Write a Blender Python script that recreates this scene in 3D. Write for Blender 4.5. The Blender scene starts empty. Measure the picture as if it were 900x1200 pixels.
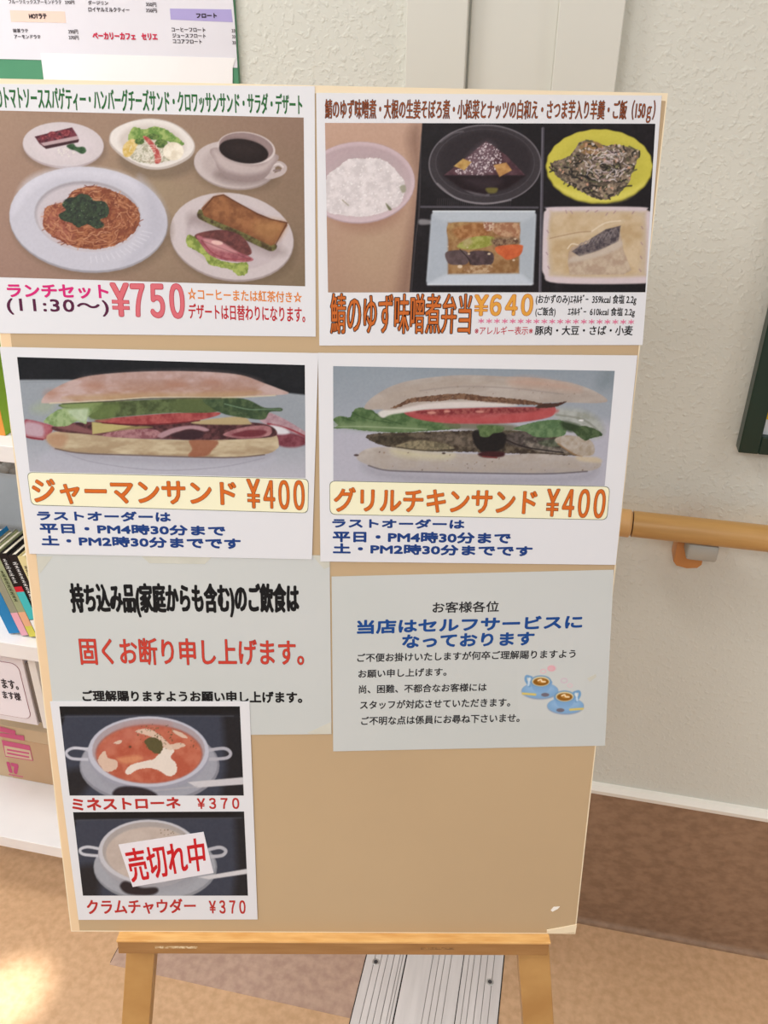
import bpy, bmesh, math, random
import numpy as np
from mathutils import Vector, Matrix
random.seed(7); RNG = np.random.RandomState(11)
scene = bpy.context.scene
COL = scene.collection

# ------------------------------------------------------------------ camera (solved from the vanishing points of wall, floor and board)
FPX, CX, CY, H = 1000.0, 450.0, 600.0, 1.45
def _n(v): return v/np.linalg.norm(v)
def cray(x, y): return np.array([(x-CX)/FPX, -(y-CY)/FPX, -1.0])
_Z = -_n(cray(428, 2418)); _f = np.array([0, 0, -1.0])
_Y = _n(_f-_f.dot(_Z)*_Z); _X = np.cross(_Y, _Z)
R = np.array([_X, _Y, _Z]); O = np.array([0, 0, H])
def wray(x, y): return _n(R@cray(x, y))
cam_d = bpy.data.cameras.new('camera'); cam = bpy.data.objects.new('camera', cam_d); COL.objects.link(cam)
cam_d.sensor_fit = 'VERTICAL'; cam_d.sensor_height = 24; cam_d.lens = 24*FPX/1200; cam_d.clip_start = 0.02
cam.matrix_world = Matrix([[*R[0], 0], [*R[1], 0], [*R[2], H], [0, 0, 0, 1]])
scene.camera = cam
# wall frame: u along the wall (to the right), d away from the camera, z up
WD = R@cray(-5000, -16); WD[2] = 0; WD = _n(WD); WD = WD if WD[0] > 0 else -WD
WN = np.array([-WD[1], WD[0], 0]); DW = 1.108
YAW = math.atan2(WD[1], WD[0])
def W(u, d, z): return np.array([u*WD[0]+d*WN[0], u*WD[1]+d*WN[1], z])
# board frame: a right, b up along the board, c out of its face
BD = _n(R@cray(392, 3660)); BX = _n(R@cray(60000, 600+0.0124*59550)); BX = _n(BX-BX.dot(BD)*BD)
BU = -BD; BN = np.cross(BX, BU); DB = 0.8177
B0 = O-BN*DB
def onboard(x, y, c=0.0):
    r = wray(x, y); p = O+r*(-(DB-c)/BN.dot(r)); q = p-B0
    return np.array([q.dot(BX), q.dot(BU), q.dot(BN)])
MB_ = Matrix([[BX[0], BU[0], BN[0], B0[0]], [BX[1], BU[1], BN[1], B0[1]], [BX[2], BU[2], BN[2], B0[2]], [0, 0, 0, 1]])
def ud(x, y, d):
    r = wray(x, y); p = O+r*((d-WN.dot(O))/WN.dot(r)); return p.dot(WD), p[2]
def fl(x, y):
    r = wray(x, y); p = O-r*H/r[2]; return p.dot(WD), p.dot(WN)

# ------------------------------------------------------------------ world, lamps, exposure
world = bpy.data.worlds.new('world'); scene.world = world; world.use_nodes = True
bg = world.node_tree.nodes['Background']; bg.inputs[0].default_value = (0.93, 0.96, 1.0, 1); bg.inputs[1].default_value = 0.55
def area(name, loc, target, sx, sy, energy, color, spread=180):
    l = bpy.data.lights.new(name, 'AREA'); l.shape = 'RECTANGLE'; l.size = sx; l.size_y = sy; l.energy = energy; l.color = color
    l.spread = math.radians(spread)
    o = bpy.data.objects.new(name, l); COL.objects.link(o); o.location = loc
    o.rotation_euler = (Vector(target)-Vector(loc)).to_track_quat('-Z', 'Y').to_euler(); return o
LAMPS = [((-1.35, -0.5, 2.55), 1.1, 0.9, 36, (1.0, 0.995, 0.98)), ((-1.15, 0.7, 2.55), 0.4, 0.4, 18, (1.0, 0.98, 0.95)), ((1.5, -0.1, 2.55), 0.5, 0.5, 9, (1.0, 0.995, 0.98)), ((-0.1, -1.5, 2.55), 1.2, 0.6, 22, (1.0, 0.995, 0.98))]
for k, (lp, sx, sy, e, c) in enumerate(LAMPS):
    area('ceiling_lamp_light', lp, (lp[0], lp[1], 0), sx, sy, e, c)
sp = bpy.data.lights.new('added_floor_spot', 'SPOT'); sp.energy = 620; sp.spot_size = math.radians(3.3); sp.spot_blend = 0.85; sp.color = (1, 0.96, 0.93); sp.shadow_soft_size = 0.03  # added spot with no known fixture, throws the bright patch on the floor
spo = bpy.data.objects.new('added_floor_spot', sp); COL.objects.link(spo); spo.location = (-1.3, -0.1, 2.5)
spo.rotation_euler = (Vector((-0.64, 0.885, 0))-spo.location).to_track_quat('-Z', 'Y').to_euler()
scene.view_settings.view_transform = 'Standard'; scene.view_settings.look = 'None'
scene.view_settings.exposure = 0.0; scene.view_settings.gamma = 1.0; scene.view_settings.use_curve_mapping = False

# ------------------------------------------------------------------ materials
def lin(c):
    c = np.asarray(c, float)/255.0
    return np.where(c <= 0.04045, c/12.92, ((c+0.055)/1.055)**2.4)
def rgba(c): return (*[float(v) for v in lin(c)], 1.0)
_mats = {}
def mat(name, color, rough=0.6, metal=0.0, coat=0.0, color2=None, nscale=8.0, detail=4.0, stretch=(1, 1, 1), bump=0.0, bscale=None, bdist=0.001, spec=0.5, lo=0.35, hi=0.65):
    if name in _mats: return _mats[name]
    m = bpy.data.materials.new(name); m.use_nodes = True; nt = m.node_tree; b = nt.nodes['Principled BSDF']
    b.inputs['Base Color'].default_value = rgba(color); b.inputs['Roughness'].default_value = rough; b.inputs['Metallic'].default_value = metal
    b.inputs['Coat Weight'].default_value = coat; b.inputs['Specular IOR Level'].default_value = spec
    tc = nt.nodes.new('ShaderNodeTexCoord'); mp = nt.nodes.new('ShaderNodeMapping'); mp.inputs['Scale'].default_value = stretch
    nt.links.new(tc.outputs['Object'], mp.inputs[0])
    c2 = color2 if color2 is not None else tuple(max(0, v-6) for v in color)
    nz = nt.nodes.new('ShaderNodeTexNoise'); nz.inputs['Scale'].default_value = nscale; nz.inputs['Detail'].default_value = detail
    nt.links.new(mp.outputs[0], nz.inputs['Vector'])
    cr = nt.nodes.new('ShaderNodeValToRGB'); cr.color_ramp.elements[0].position = lo; cr.color_ramp.elements[1].position = hi
    cr.color_ramp.elements[0].color = rgba(color); cr.color_ramp.elements[1].color = rgba(c2)
    nt.links.new(nz.outputs['Fac'], cr.inputs[0]); nt.links.new(cr.outputs[0], b.inputs['Base Color'])
    if bump > 0:
        n2 = nt.nodes.new('ShaderNodeTexNoise'); n2.inputs['Scale'].default_value = bscale or nscale*4; n2.inputs['Detail'].default_value = 3
        nt.links.new(mp.outputs[0], n2.inputs['Vector'])
        bp = nt.nodes.new('ShaderNodeBump'); bp.inputs['Strength'].default_value = bump; bp.inputs['Distance'].default_value = bdist
        nt.links.new(n2.outputs['Fac'], bp.inputs['Height']); nt.links.new(bp.outputs[0], b.inputs['Normal'])
    _mats[name] = m; return m
def wallpaper():
    m = bpy.data.materials.new('textured_wallpaper'); m.use_nodes = True; nt = m.node_tree; b = nt.nodes['Principled BSDF']
    b.inputs['Roughness'].default_value = 0.75; b.inputs['Specular IOR Level'].default_value = 0.3
    tc = nt.nodes.new('ShaderNodeTexCoord')
    nz = nt.nodes.new('ShaderNodeTexNoise'); nz.inputs['Scale'].default_value = 3; nt.links.new(tc.outputs['Object'], nz.inputs['Vector'])
    cr = nt.nodes.new('ShaderNodeValToRGB'); cr.color_ramp.elements[0].color = rgba((220, 220, 211)); cr.color_ramp.elements[1].color = rgba((214, 215, 206))
    nt.links.new(nz.outputs['Fac'], cr.inputs[0]); nt.links.new(cr.outputs[0], b.inputs['Base Color'])
    n1 = nt.nodes.new('ShaderNodeTexNoise'); n1.inputs['Scale'].default_value = 130; n1.inputs['Detail'].default_value = 3; n1.inputs['Distortion'].default_value = 0.1
    r1 = nt.nodes.new('ShaderNodeValToRGB'); r1.color_ramp.elements[0].position = 0.5; r1.color_ramp.elements[1].position = 0.72
    n2 = nt.nodes.new('ShaderNodeTexNoise'); n2.inputs['Scale'].default_value = 260; n2.inputs['Detail'].default_value = 2
    ad = nt.nodes.new('ShaderNodeMath'); ad.operation = 'MULTIPLY_ADD'; ad.inputs[1].default_value = 0.25
    for n in (n1, n2): nt.links.new(tc.outputs['Object'], n.inputs['Vector'])
    nt.links.new(n1.outputs['Fac'], r1.inputs[0]); nt.links.new(n2.outputs['Fac'], ad.inputs[0]); nt.links.new(r1.outputs[0], ad.inputs[2])
    bp = nt.nodes.new('ShaderNodeBump'); bp.inputs['Strength'].default_value = 0.5; bp.inputs['Distance'].default_value = 0.0013
    nt.links.new(ad.outputs[0], bp.inputs['Height']); nt.links.new(bp.outputs[0], b.inputs['Normal']); return m
M_WALL = wallpaper()
M_PANEL = mat('painted_panel', (220, 219, 210), 0.45, color2=(217, 216, 207), nscale=2)
M_FLOOR = mat('vinyl_floor', (220, 182, 144), 0.36, color2=(204, 165, 127), nscale=75, detail=6, bump=0.15, bscale=200, bdist=0.0005)
M_PATCH = mat('vinyl_patch', (200, 170, 152), 0.45, color2=(180, 150, 134), nscale=60, detail=6, bump=0.15, bscale=200, bdist=0.0005)
M_SKIRT = mat('vinyl_skirting', (160, 128, 102), 0.5, color2=(140, 110, 86), nscale=55, detail=6, stretch=(1, 1, 1.3), bump=0.15, bscale=180, bdist=0.0005)
M_CAP = mat('white_cap', (250, 248, 240), 0.35)
M_ALU = mat('aluminium', (228, 224, 224), 0.4, metal=0.0, color2=(218, 214, 214), nscale=90, stretch=(1, 0.1, 1))
M_DARK = mat('dark_gap', (38, 34, 32), 0.7)
M_CEIL = mat('ceiling_paint', (225, 222, 215), 0.8)
M_BOARD = mat('tan_board', (190, 165, 130), 0.5, color2=(186, 161, 127), nscale=3)
M_BEDGE = mat('board_edge', (240, 224, 194), 0.6)
M_WOOD = mat('easel_wood', (196, 152, 92), 0.5, color2=(178, 132, 74), nscale=14, stretch=(1, 1, 12), bump=0.2, bscale=60, bdist=0.0006)
M_WOODX = mat('easel_wood_cross', (208, 166, 104), 0.5, color2=(186, 142, 84), nscale=14, stretch=(1, 12, 12), bump=0.2, bscale=60, bdist=0.0006)
M_RAIL = mat('rail_wood', (196, 152, 92), 0.38, color2=(184, 140, 80), nscale=8, stretch=(1, 14, 14))
M_RAILD = mat('rail_cap_wood', (216, 170, 112), 0.45)
M_ORANGE = mat('bracket_wood', (206, 142, 82), 0.45)
M_GREY = mat('bracket_grey', (176, 176, 170), 0.4, metal=0.3)
M_PAPER = mat('laminated_paper', (222, 224, 230), 0.42, color2=(219, 221, 227), nscale=4, bump=0.25, bscale=7, bdist=0.002)
M_NOTE = mat('notice_paper', (200, 204, 204), 0.45, color2=(196, 201, 200), nscale=4, bump=0.25, bscale=7, bdist=0.002, spec=0.18)
M_PAPERW = mat('white_paper', (229, 227, 235), 0.5)
M_TAPE = mat('clear_tape', (206, 206, 196), 0.25, color2=(196, 197, 186), nscale=30)
M_SHELF = mat('white_shelf', (240, 238, 238), 0.4)
M_GREEN = mat('green_frame', (14, 46, 36), 0.3)
M_GREENP = mat('green_print', (84, 148, 112), 0.4)
def plain(c, rough=0.5): return mat('ink_%d_%d_%d' % tuple(c), c, rough, color2=tuple(c), spec=0.15)
def vcol_mat():
    m = bpy.data.materials.new('printed_photo_ink'); m.use_nodes = True; nt = m.node_tree; b = nt.nodes['Principled BSDF']
    a = nt.nodes.new('ShaderNodeVertexColor'); a.layer_name = 'ink'; nt.links.new(a.outputs[0], b.inputs['Base Color'])
    b.inputs['Roughness'].default_value = 0.42; b.inputs['Specular IOR Level'].default_value = 0.18; return m
M_INK = vcol_mat()
def glass_mat():
    m = bpy.data.materials.new('window_glass'); m.use_nodes = True; nt = m.node_tree; nt.nodes.remove(nt.nodes['Principled BSDF'])
    out = [n for n in nt.nodes if n.type == 'OUTPUT_MATERIAL'][0]
    t = nt.nodes.new('ShaderNodeBsdfTransparent'); g = nt.nodes.new('ShaderNodeBsdfGlossy'); g.inputs['Roughness'].default_value = 0.02
    f = nt.nodes.new('ShaderNodeValue'); f.outputs[0].default_value = 0.05; mx = nt.nodes.new('ShaderNodeMixShader')
    nt.links.new(f.outputs[0], mx.inputs[0]); nt.links.new(t.outputs[0], mx.inputs[1]); nt.links.new(g.outputs[0], mx.inputs[2]); nt.links.new(mx.outputs[0], out.inputs[0]); return m
M_GLASS = glass_mat()

# ------------------------------------------------------------------ object helpers
def tag(o, label=None, cat=None, group=None, kind=None):
    if label: o['label'] = label
    if cat: o['category'] = cat
    if group: o['group'] = group
    if kind: o['kind'] = kind
    return o
def empty(name, M, label, cat, group=None):
    o = bpy.data.objects.new(name, None); COL.objects.link(o); o.matrix_world = M; o.empty_display_size = 0.05
    return tag(o, label, cat, group)
def wallM(u, d, z, lean=0.0):
    p = W(u, d, z); return Matrix.Translation(Vector(p)) @ Matrix.Rotation(YAW, 4, 'Z') @ Matrix.Rotation(lean, 4, 'Y')
def link_mesh(name, verts, faces, m, parent=None, M=None, smooth=False):
    me = bpy.data.meshes.new(name); me.from_pydata([tuple(map(float, v)) for v in verts], [], faces); me.update()
    me.materials.append(m)
    if smooth: me.polygons.foreach_set('use_smooth', [True]*len(me.polygons))
    o = bpy.data.objects.new(name, me); COL.objects.link(o)
    if parent is not None: o.parent = parent
    if M is not None: o.matrix_world = M
    return o
class MB:
    def __init__(s): s.bm = bmesh.new()
    def box(s, x0, x1, y0, y1, z0, z1, bev=0.0):
        vs = [s.bm.verts.new((x, y, z)) for x in (x0, x1) for y in (y0, y1) for z in (z0, z1)]
        fs = [s.bm.faces.new([vs[i] for i in q]) for q in ((0, 1, 3, 2), (4, 6, 7, 5), (0, 4, 5, 1), (2, 3, 7, 6), (0, 2, 6, 4), (1, 5, 7, 3))]
        if bev > 0:
            es = list({e for f in fs for e in f.edges}); bmesh.ops.bevel(s.bm, geom=es, offset=bev, segments=2, profile=0.5, affect='EDGES')
        return s
    def prism(s, pts, axis, a0, a1, bev=0.0):
        """polygon pts in the two other axes (cyclic order), extruded along axis"""
        def mk(p, a):
            v = [0, 0, 0]; o = [k for k in range(3) if k != axis]; v[o[0]] = p[0]; v[o[1]] = p[1]; v[axis] = a; return v
        A = [s.bm.verts.new(mk(p, a0)) for p in pts]; B = [s.bm.verts.new(mk(p, a1)) for p in pts]; n = len(pts)
        fs = [s.bm.faces.new(A), s.bm.faces.new(B[::-1])]+[s.bm.faces.new([A[(i+1) % n], A[i], B[i], B[(i+1) % n]]) for i in range(n)]
        if bev > 0:
            es = list({e for f in fs[:2] for e in f.edges}); bmesh.ops.bevel(s.bm, geom=es, offset=bev, segments=2, profile=0.5, affect='EDGES')
        return s
    def cyl(s, p0, p1, r0, r1=None, n=28, cap=0.0):
        r1 = r0 if r1 is None else r1; p0 = Vector(p0); p1 = Vector(p1); ax = (p1-p0).normalized()
        q = ax.to_track_quat('Z', 'Y'); rings = []
        prof = [(0, r0), (1, r1)] if cap == 0 else [(0, r0-cap), (cap/(p1-p0).length, r0), (1-cap/(p1-p0).length, r1), (1, r1-cap)]
        for t, r in prof:
            rings.append([s.bm.verts.new(p0.lerp(p1, t)+q @ Vector((r*math.cos(2*math.pi*k/n), r*math.sin(2*math.pi*k/n), 0))) for k in range(n)])
        for A, B in zip(rings, rings[1:]):
            for k in range(n): s.bm.faces.new([A[k], A[(k+1) % n], B[(k+1) % n], B[k]])
        s.bm.faces.new(rings[0][::-1]); s.bm.faces.new(rings[-1]); return s
    def build(s, name, m, parent=None, M=None, smooth=False):
        bmesh.ops.recalc_face_normals(s.bm, faces=s.bm.faces)
        me = bpy.data.meshes.new(name); s.bm.to_mesh(me); s.bm.free(); me.materials.append(m)
        if smooth:
            me.polygons.foreach_set('use_smooth', [True]*len(me.polygons))
            try: me.set_sharp_from_angle(angle=math.radians(35))
            except Exception: pass
        o = bpy.data.objects.new(name, me); COL.objects.link(o)
        if parent is not None: o.parent = parent
        if M is not None: o.matrix_world = M
        return o
def struct(o): o['kind'] = 'structure'; return o
MW0 = wallM(0, 0, 0)

# ------------------------------------------------------------------ the setting
U0, U1, DBK, ZC = -3.2, 2.6, -3.2, 2.6
WU0, WU1, WZ0, WZ1 = -2.3, -0.56, 0.10, 1.37          # window opening in the wall
struct(MB().box(U0, U1, DBK, DW+0.12, -0.06, 0).build('floor', M_FLOOR, M=MW0))
struct(MB().box(U0, U1, DBK, DW+0.12, ZC, ZC+0.06).build('ceiling', M_CEIL, M=MW0))
wall = MB().box(WU1, U1, DW, DW+0.12, 0, ZC).box(U0, WU0, DW, DW+0.12, 0, ZC).box(WU0, WU1, DW, DW+0.12, WZ1, ZC).box(WU0, WU1, DW, DW+0.12, 0, WZ0).build('wall_front', M_WALL, M=MW0); struct(wall)
win = struct(MB().box(WU0, WU1, DW+0.02, DW+0.07, WZ0, WZ0+0.035).box(WU0, WU1, DW+0.02, DW+0.07, WZ1-0.035, WZ1).box(WU0, WU0+0.04, DW+0.02, DW+0.07, WZ0+0.035, WZ1-0.035).box(WU1-0.04, WU1, DW+0.02, DW+0.07, WZ0+0.035, WZ1-0.035).build('window_1', M_CAP, M=MW0))
g = MB().box(WU0+0.04, WU1-0.04, DW+0.042, DW+0.046, WZ0+0.035, WZ1-0.035).build('pane', M_GLASS, win, MW0)
# expansion joint cover of the wall: two raised strips and a recessed one between
PU = [ud(480.5, 0, DW)[0], ud(550, 0, DW)[0], ud(656.5, 0, DW)[0], ud(730, 0, DW)[0]]
def facade(u0, u1, th, name, m=M_PANEL): return struct(MB().box(u0, u1, DW-th, DW+0.01, 0.0005, ZC-0.0005, 0.0012).build(name, m, M=MW0))
facade(PU[0]-0.001, PU[1]+0.001, 0.016, 'trim_1'); facade(PU[1]+0.003, PU[2]-0.0002, 0.004, 'trim_2'); facade(PU[2]+0.0, PU[3]+0.003, 0.016, 'trim_3')
# coved vinyl skirting and its white cap
def skirt(u0, u1, n):
    z1 = 0.332; r = 0.010
    prof = [(DW-0.006, z1), (DW-0.006, r)]+[(DW-0.006-r+r*math.cos(a), r-r*math.sin(a)) for a in np.linspace(0.25, math.pi/2, 5)]+[(DW-0.006-r, -0.01), (DW+0.01, -0.01), (DW+0.01, z1)]
    b = MB(); b.prism(prof, 0, u0, u1); s = struct(b.build('baseboard_'+n, M_SKIRT, M=MW0))
    struct(MB().prism([(DW-0.010, z1), (DW-0.012, z1+0.009), (DW-0.007, z1+0.017), (DW+0.004, z1+0.019), (DW+0.004, z1)], 0, u0, u1).build('trim_cap_'+n, M_CAP, M=MW0, smooth=False))
skirt(PU[3]+0.004, U1, 'right'); skirt(WU1+0.0, PU[0]-0.002, 'left')
# floor inlay of a second vinyl with thin seams
pd = 0.826; pu = -0.664
struct(MB().box(pu, PU[0]-0.012, pd, DW-0.03, -0.01, 0.0006).build('floor_inlay', M_PATCH, M=MW0))
struct(MB().box(pu-0.0012, pu, pd+0.004, DW-0.03, -0.01, 0.0004).build('floor_seam', M_DARK, M=MW0))

# metal expansion joint plate on the floor
pu0, pu1 = -0.2185, 0.0235
t = empty('floor_joint_plate', wallM(pu0, -0.3, 0), 'ribbed aluminium joint cover plate set in the vinyl floor below the easel', 'metal plate')
wid = pu1-pu0; gro = [(.063, .0012), (.11, .0012), (.153, .0012), (.202, .0014), (.244, .0012), (.265, .0012), (.29, .0026), (.485, .0012), (.53, .0012), (.572, .0012), (.62, .0012), (.71, .0018), (.75, .0012), (.788, .0012), (.837, .0014), (.885, .0012), (.934, .0012)]
prof = [(0, 0.0002), (0, 0.003)]
for fx, w in gro: x = fx*wid; prof += [(x-w/2, 0.003), (x-w/2+0.0001, 0.0012), (x+w/2-0.0001, 0.0012), (x+w/2, 0.003)]
prof += [(wid, 0.003), (wid, 0.0002)]
MB().prism(prof, 1, 0, 1.4).build('ribbed_plate', M_ALU, t)
MB().box(-0.002, 0, 0, 1.4, 0.0002, 0.001).build('sealant_line', M_DARK, t); MB().box(wid, wid+0.002, 0, 1.4, 0.0002, 0.001).build('sealant_line', M_DARK, t)
def gx(fx): return fx*wid
for fx, w in gro: MB().box(gx(fx)-w/2+0.0002, gx(fx)+w/2-0.0002, 0, 1.4, 0.0012, 0.00135).build('groove', M_DARK if w > 0.0016 else mat('groove_grey', (140, 134, 132), 0.6), t)
for px, py in ((440.5, 1128.5), (574, 1152)):
    u, d = fl(px, py); x = u-pu0; y = d+0.3
    s = MB().cyl((x, y, 0.003), (x, y, 0.0036), 0.0068, 0.0058, 24).build('screw', mat('screw_ring', (205, 205, 205), 0.3, metal=0.6), t)
    MB().cyl((x, y, 0.0036), (x, y, 0.0039), 0.0036, n=20).build('screw_recess', mat('screw_dark', (70, 70, 74), 0.5), s)

# handrail
rd, rz, rr = 1.053, 0.8835, 0.0178
t = empty('handrail', wallM(0.095, rd, rz), 'light wooden round handrail running right along the wall', 'handrail')
MB().cyl((0.028, 0, 0), (2.3, 0, 0), rr, n=40).build('rail', M_RAIL, t, smooth=True)
MB().cyl((-0.006, 0, 0), (0.0265, 0, 0), rr+0.0012, n=40, cap=0.0025).build('end_cap', M_RAILD, t, smooth=True)
def bracket(x):
    b = MB().prism([(x-0.019, -0.012), (x+0.019, -0.012), (x+0.019, -0.064), (x+0.014, -0.070), (x, -0.0725), (x-0.014, -0.070), (x-0.019, -0.064)], 1, 0.020, 0.0545, 0.002).build('bracket_base', M_ORANGE, t, smooth=True)
    MB().box(x-0.010, x+0.030, -0.012, 0.022, -0.040, -0.0150, 0.004).build('bracket_arm', M_GREY, b, smooth=True)
bracket(ud(806, 650, 1.085)[0]-0.095); bracket(ud(806, 650, 1.085)[0]-0.095+0.9)

# framed picture on the wall
fu, fz = ud(865, 530.5, DW-0.022)
t = empty('picture_frame', wallM(fu, DW, fz), 'green framed picture hanging on the wall above the handrail, cut off by the right edge', 'picture')
fw, fh, fb = 0.42, 0.56, 0.0245
for nm, b in (('frame_rail', (0, fb, -0.022, 0, 0, fh)), ('frame_rail', (fw-fb, fw, -0.022, 0, 0, fh)), ('frame_rail', (fb, fw-fb, -0.022, 0, 0, fb)), ('frame_rail', (fb, fw-fb, -0.022, 0, fh-fb, fh))):
    MB().box(*b, 0.0012).build(nm, M_GREEN, t)
MB().box(fb, fw-fb, -0.012, -0.002, fb, fh-fb).build('mount', mat('mount_white', (214, 218, 222), 0.5), t)
MB().box(fb+0.0, fw-fb, -0.0125, -0.012, fb+0.021, fb+0.075).build('print_band', plain((224, 186, 40)), t)
MB().box(fb+0.0, fw-fb, -0.0125, -0.012, fb+0.077, fh-fb).build('print_field', plain((96, 130, 70)), t)

# outside the window: gravel, concrete strip
struct(MB().box(-6, 2, DW+0.12, 9, -0.10, -0.05).build('ground_outside', mat('earth', (120, 116, 108), 0.9), M=MW0))
struct(MB().box(-6, 2, 2.17, 2.52, -0.06, 0.02, 0.01).build('kerb_outside', mat('concrete', (196, 198, 198), 0.8, color2=(186, 188, 188), nscale=6), M=MW0))
def gravel(name, u0, u1, d0, d1, n, r0, r1):
    bm0 = bmesh.new(); bmesh.ops.create_icosphere(bm0, subdivisions=2, radius=1); V = np.array([v.co for v in bm0.verts]); F = [[v.index for v in f.verts] for f in bm0.faces]; bm0.free()
    vs = []; fs = []
    for k in range(n):
        r = random.uniform(r0, r1); a = random.uniform(0, 6.28); c, s = math.cos(a), math.sin(a)
        P = V*np.array([r*random.uniform(.9, 1.5), r, r*random.uniform(.5, .8)])*(1+0.12*np.sin(V[:, [1, 2, 0]]*random.uniform(2, 5)+k))
        P = P@np.array([[c, s, 0], [-s, c, 0], [0, 0, 1]])+np.array([random.uniform(u0, u1), random.uniform(d0, d1), -0.045+random.uniform(0, r)])
        b = len(vs); vs += P.tolist(); fs += [[i+b for i in f] for f in F]
    o = link_mesh(name, vs, fs, mat('gravel_stone', (176, 172, 164), 0.8, color2=(96, 92, 88), nscale=14, detail=3), M=MW0, smooth=True)
    return o
g = gravel('gravel', -2.6, -1.0, DW+0.2, 2.13, 2400, 0.018, 0.04); tag(g, 'grey gravel stones outside the window behind the bookcase', 'gravel', kind='stuff')
g = gravel('far_gravel', -3.4, -1.4, 2.56, 3.9, 2200, 0.02, 0.04); tag(g, 'darker gravel beyond the pale concrete kerb outside the window', 'gravel', kind='stuff')

# ------------------------------------------------------------------ bookcase on the left
DF, DK = 0.90, 1.10
BL, BR = -1.75, -0.60
z_bot_b = ud(20, 995, DF)[1]; z_bot_t = ud(20, 984, DF)[1]
z_mid_b = ud(20, 772, DF)[1]; z_mid_t = ud(20, 755.5, DF)[1]
z_top_b = ud(8, 542, DF)[1]; z_top_t = ud(8, 523, DF)[1]
t = empty('bookcase', wallM(BL, DF, 0), 'white open bookcase standing left of the menu board in front of the window', 'bookcase'); bw = BR-BL; bd = DK-DF
for z0, z1 in ((z_bot_b, z_bot_t), (z_mid_b, z_mid_t), (z_top_b, z_top_t), (1.24, 1.26)):
    MB().box(0.018, bw-0.018, 0, bd, z0, z1, 0.001).build('shelf_board', M_SHELF, t)
for x in (0, bw-0.018): MB().box(x, x+0.018, 0, bd, z_bot_b, 1.27, 0.001).build('side_panel', M_SHELF, t)
for x in (0.05, bw-0.07):
    for y in (0.06, bd-0.04): MB().box(x, x+0.03, y, y+0.03, 0, z_bot_b).build('foot', M_SHELF, t)

# books leaning on the middle shelf; each a cover, a page block and its spine bands
def book(u, d, z, th, hgt, dep, lean, col, label, bands=(), marks=None, group='books leaning on the middle shelf'):
    t = empty('book', wallM(u, d, z, lean), label, 'book', group)
    c = 0.0012
    cv = MB().box(0, c, 0, dep, 0, hgt).box(th-c, th, 0, dep, 0, hgt).box(c, th-c, 0, c, 0, hgt).build('cover', plain(col, 0.35), t)
    MB().box(c+0.0002, th-c-0.0002, c+0.0002, dep-0.003, 0.002, hgt-0.003).build('page_block', plain((236, 230, 212), 0.8), t)
    for a, b, bc in bands: MB().box(0.0003, th-0.0003, -0.0006, 0.0, a*hgt, b*hgt).build('spine_band', plain(bc, 0.35), cv)
    if marks:
        a, b, mc = marks; bm = MB(); n = int((b-a)*hgt/0.0062)
        for k in range(n):
            zz = hgt*b-0.0062*(k+0.5); w = th*random.uniform(.18, .3)
            bm.box(th/2-w, th/2+w, -0.0011, -0.0006, zz-0.0021, zz-0.0013); bm.box(th/2-w*.9, th/2+w*.7, -0.0011, -0.0006, zz+0.0008, zz+0.0016); bm.box(th/2-0.0007, th/2+0.0007, -0.0012, -0.0006, zz-0.002, zz+0.002)
        tag(bm.build('spine_print', plain(mc, 0.5), cv), kind='stuff')
    return t
LEAN = math.radians(-13.5)
zb = z_mid_t+0.002
uR = ud(74, 741, DF+0.02)[0]
cur = uR
spec = [(0.013, 0.150, (226, 214, 160), 'cream paperback half hidden behind the board edge', [(0.55, 0.62, (120, 100, 60))], (0.65, 0.9, (120, 110, 90))),
        (0.0145, 0.150, (36, 32, 34), 'black paperback with white spine lettering and white foot, right of two', [(0.0, 0.16, (236, 236, 236))], (0.3, 0.93, (215, 215, 215))),
        (0.0145, 0.150, (30, 28, 30), 'black paperback with a wide turquoise spine band and white foot', [(0.0, 0.22, (240, 240, 240)), (0.23, 0.56, (70, 190, 196)), (0.56, 0.62, (206, 40, 56))], (0.64, 0.95, (205, 205, 205))),
        (0.0135, 0.150, (158, 166, 130), 'olive green paperback with yellow and pink flowered foot', [(0.0, 0.13, (214, 206, 90)), (0.13, 0.3, (232, 176, 140))], (0.4, 0.8, (90, 96, 70))),
        (0.013, 0.148, (150, 150, 130), 'paperback with a pink lower spine', [(0.0, 0.28, (232, 170, 186))], None),
        (0.020, 0.150, (40, 130, 190), 'bright blue paperback at the left edge of the photo', [], None)]
for th, hg, c, lb, bands, mk in spec:
    step = th/math.cos(LEAN)+0.0007
    cur -= step
    book(cur, DF+0.02, zb, th, hg, 0.07, LEAN, c, lb, bands, mk)
book(ud(0.5, 505, DF+0.03)[0]-0.004, DF+0.03, z_top_t+0.0005, 0.011, 0.19, 0.13, 0, (150, 190, 60), 'green and yellow picture book upright on the upper shelf', [(0.0, 0.22, (226, 150, 70)), (0.22, 0.45, (220, 206, 70)), (0.45, 0.6, (170, 200, 70))], None, 'books on the upper shelf')
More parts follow.
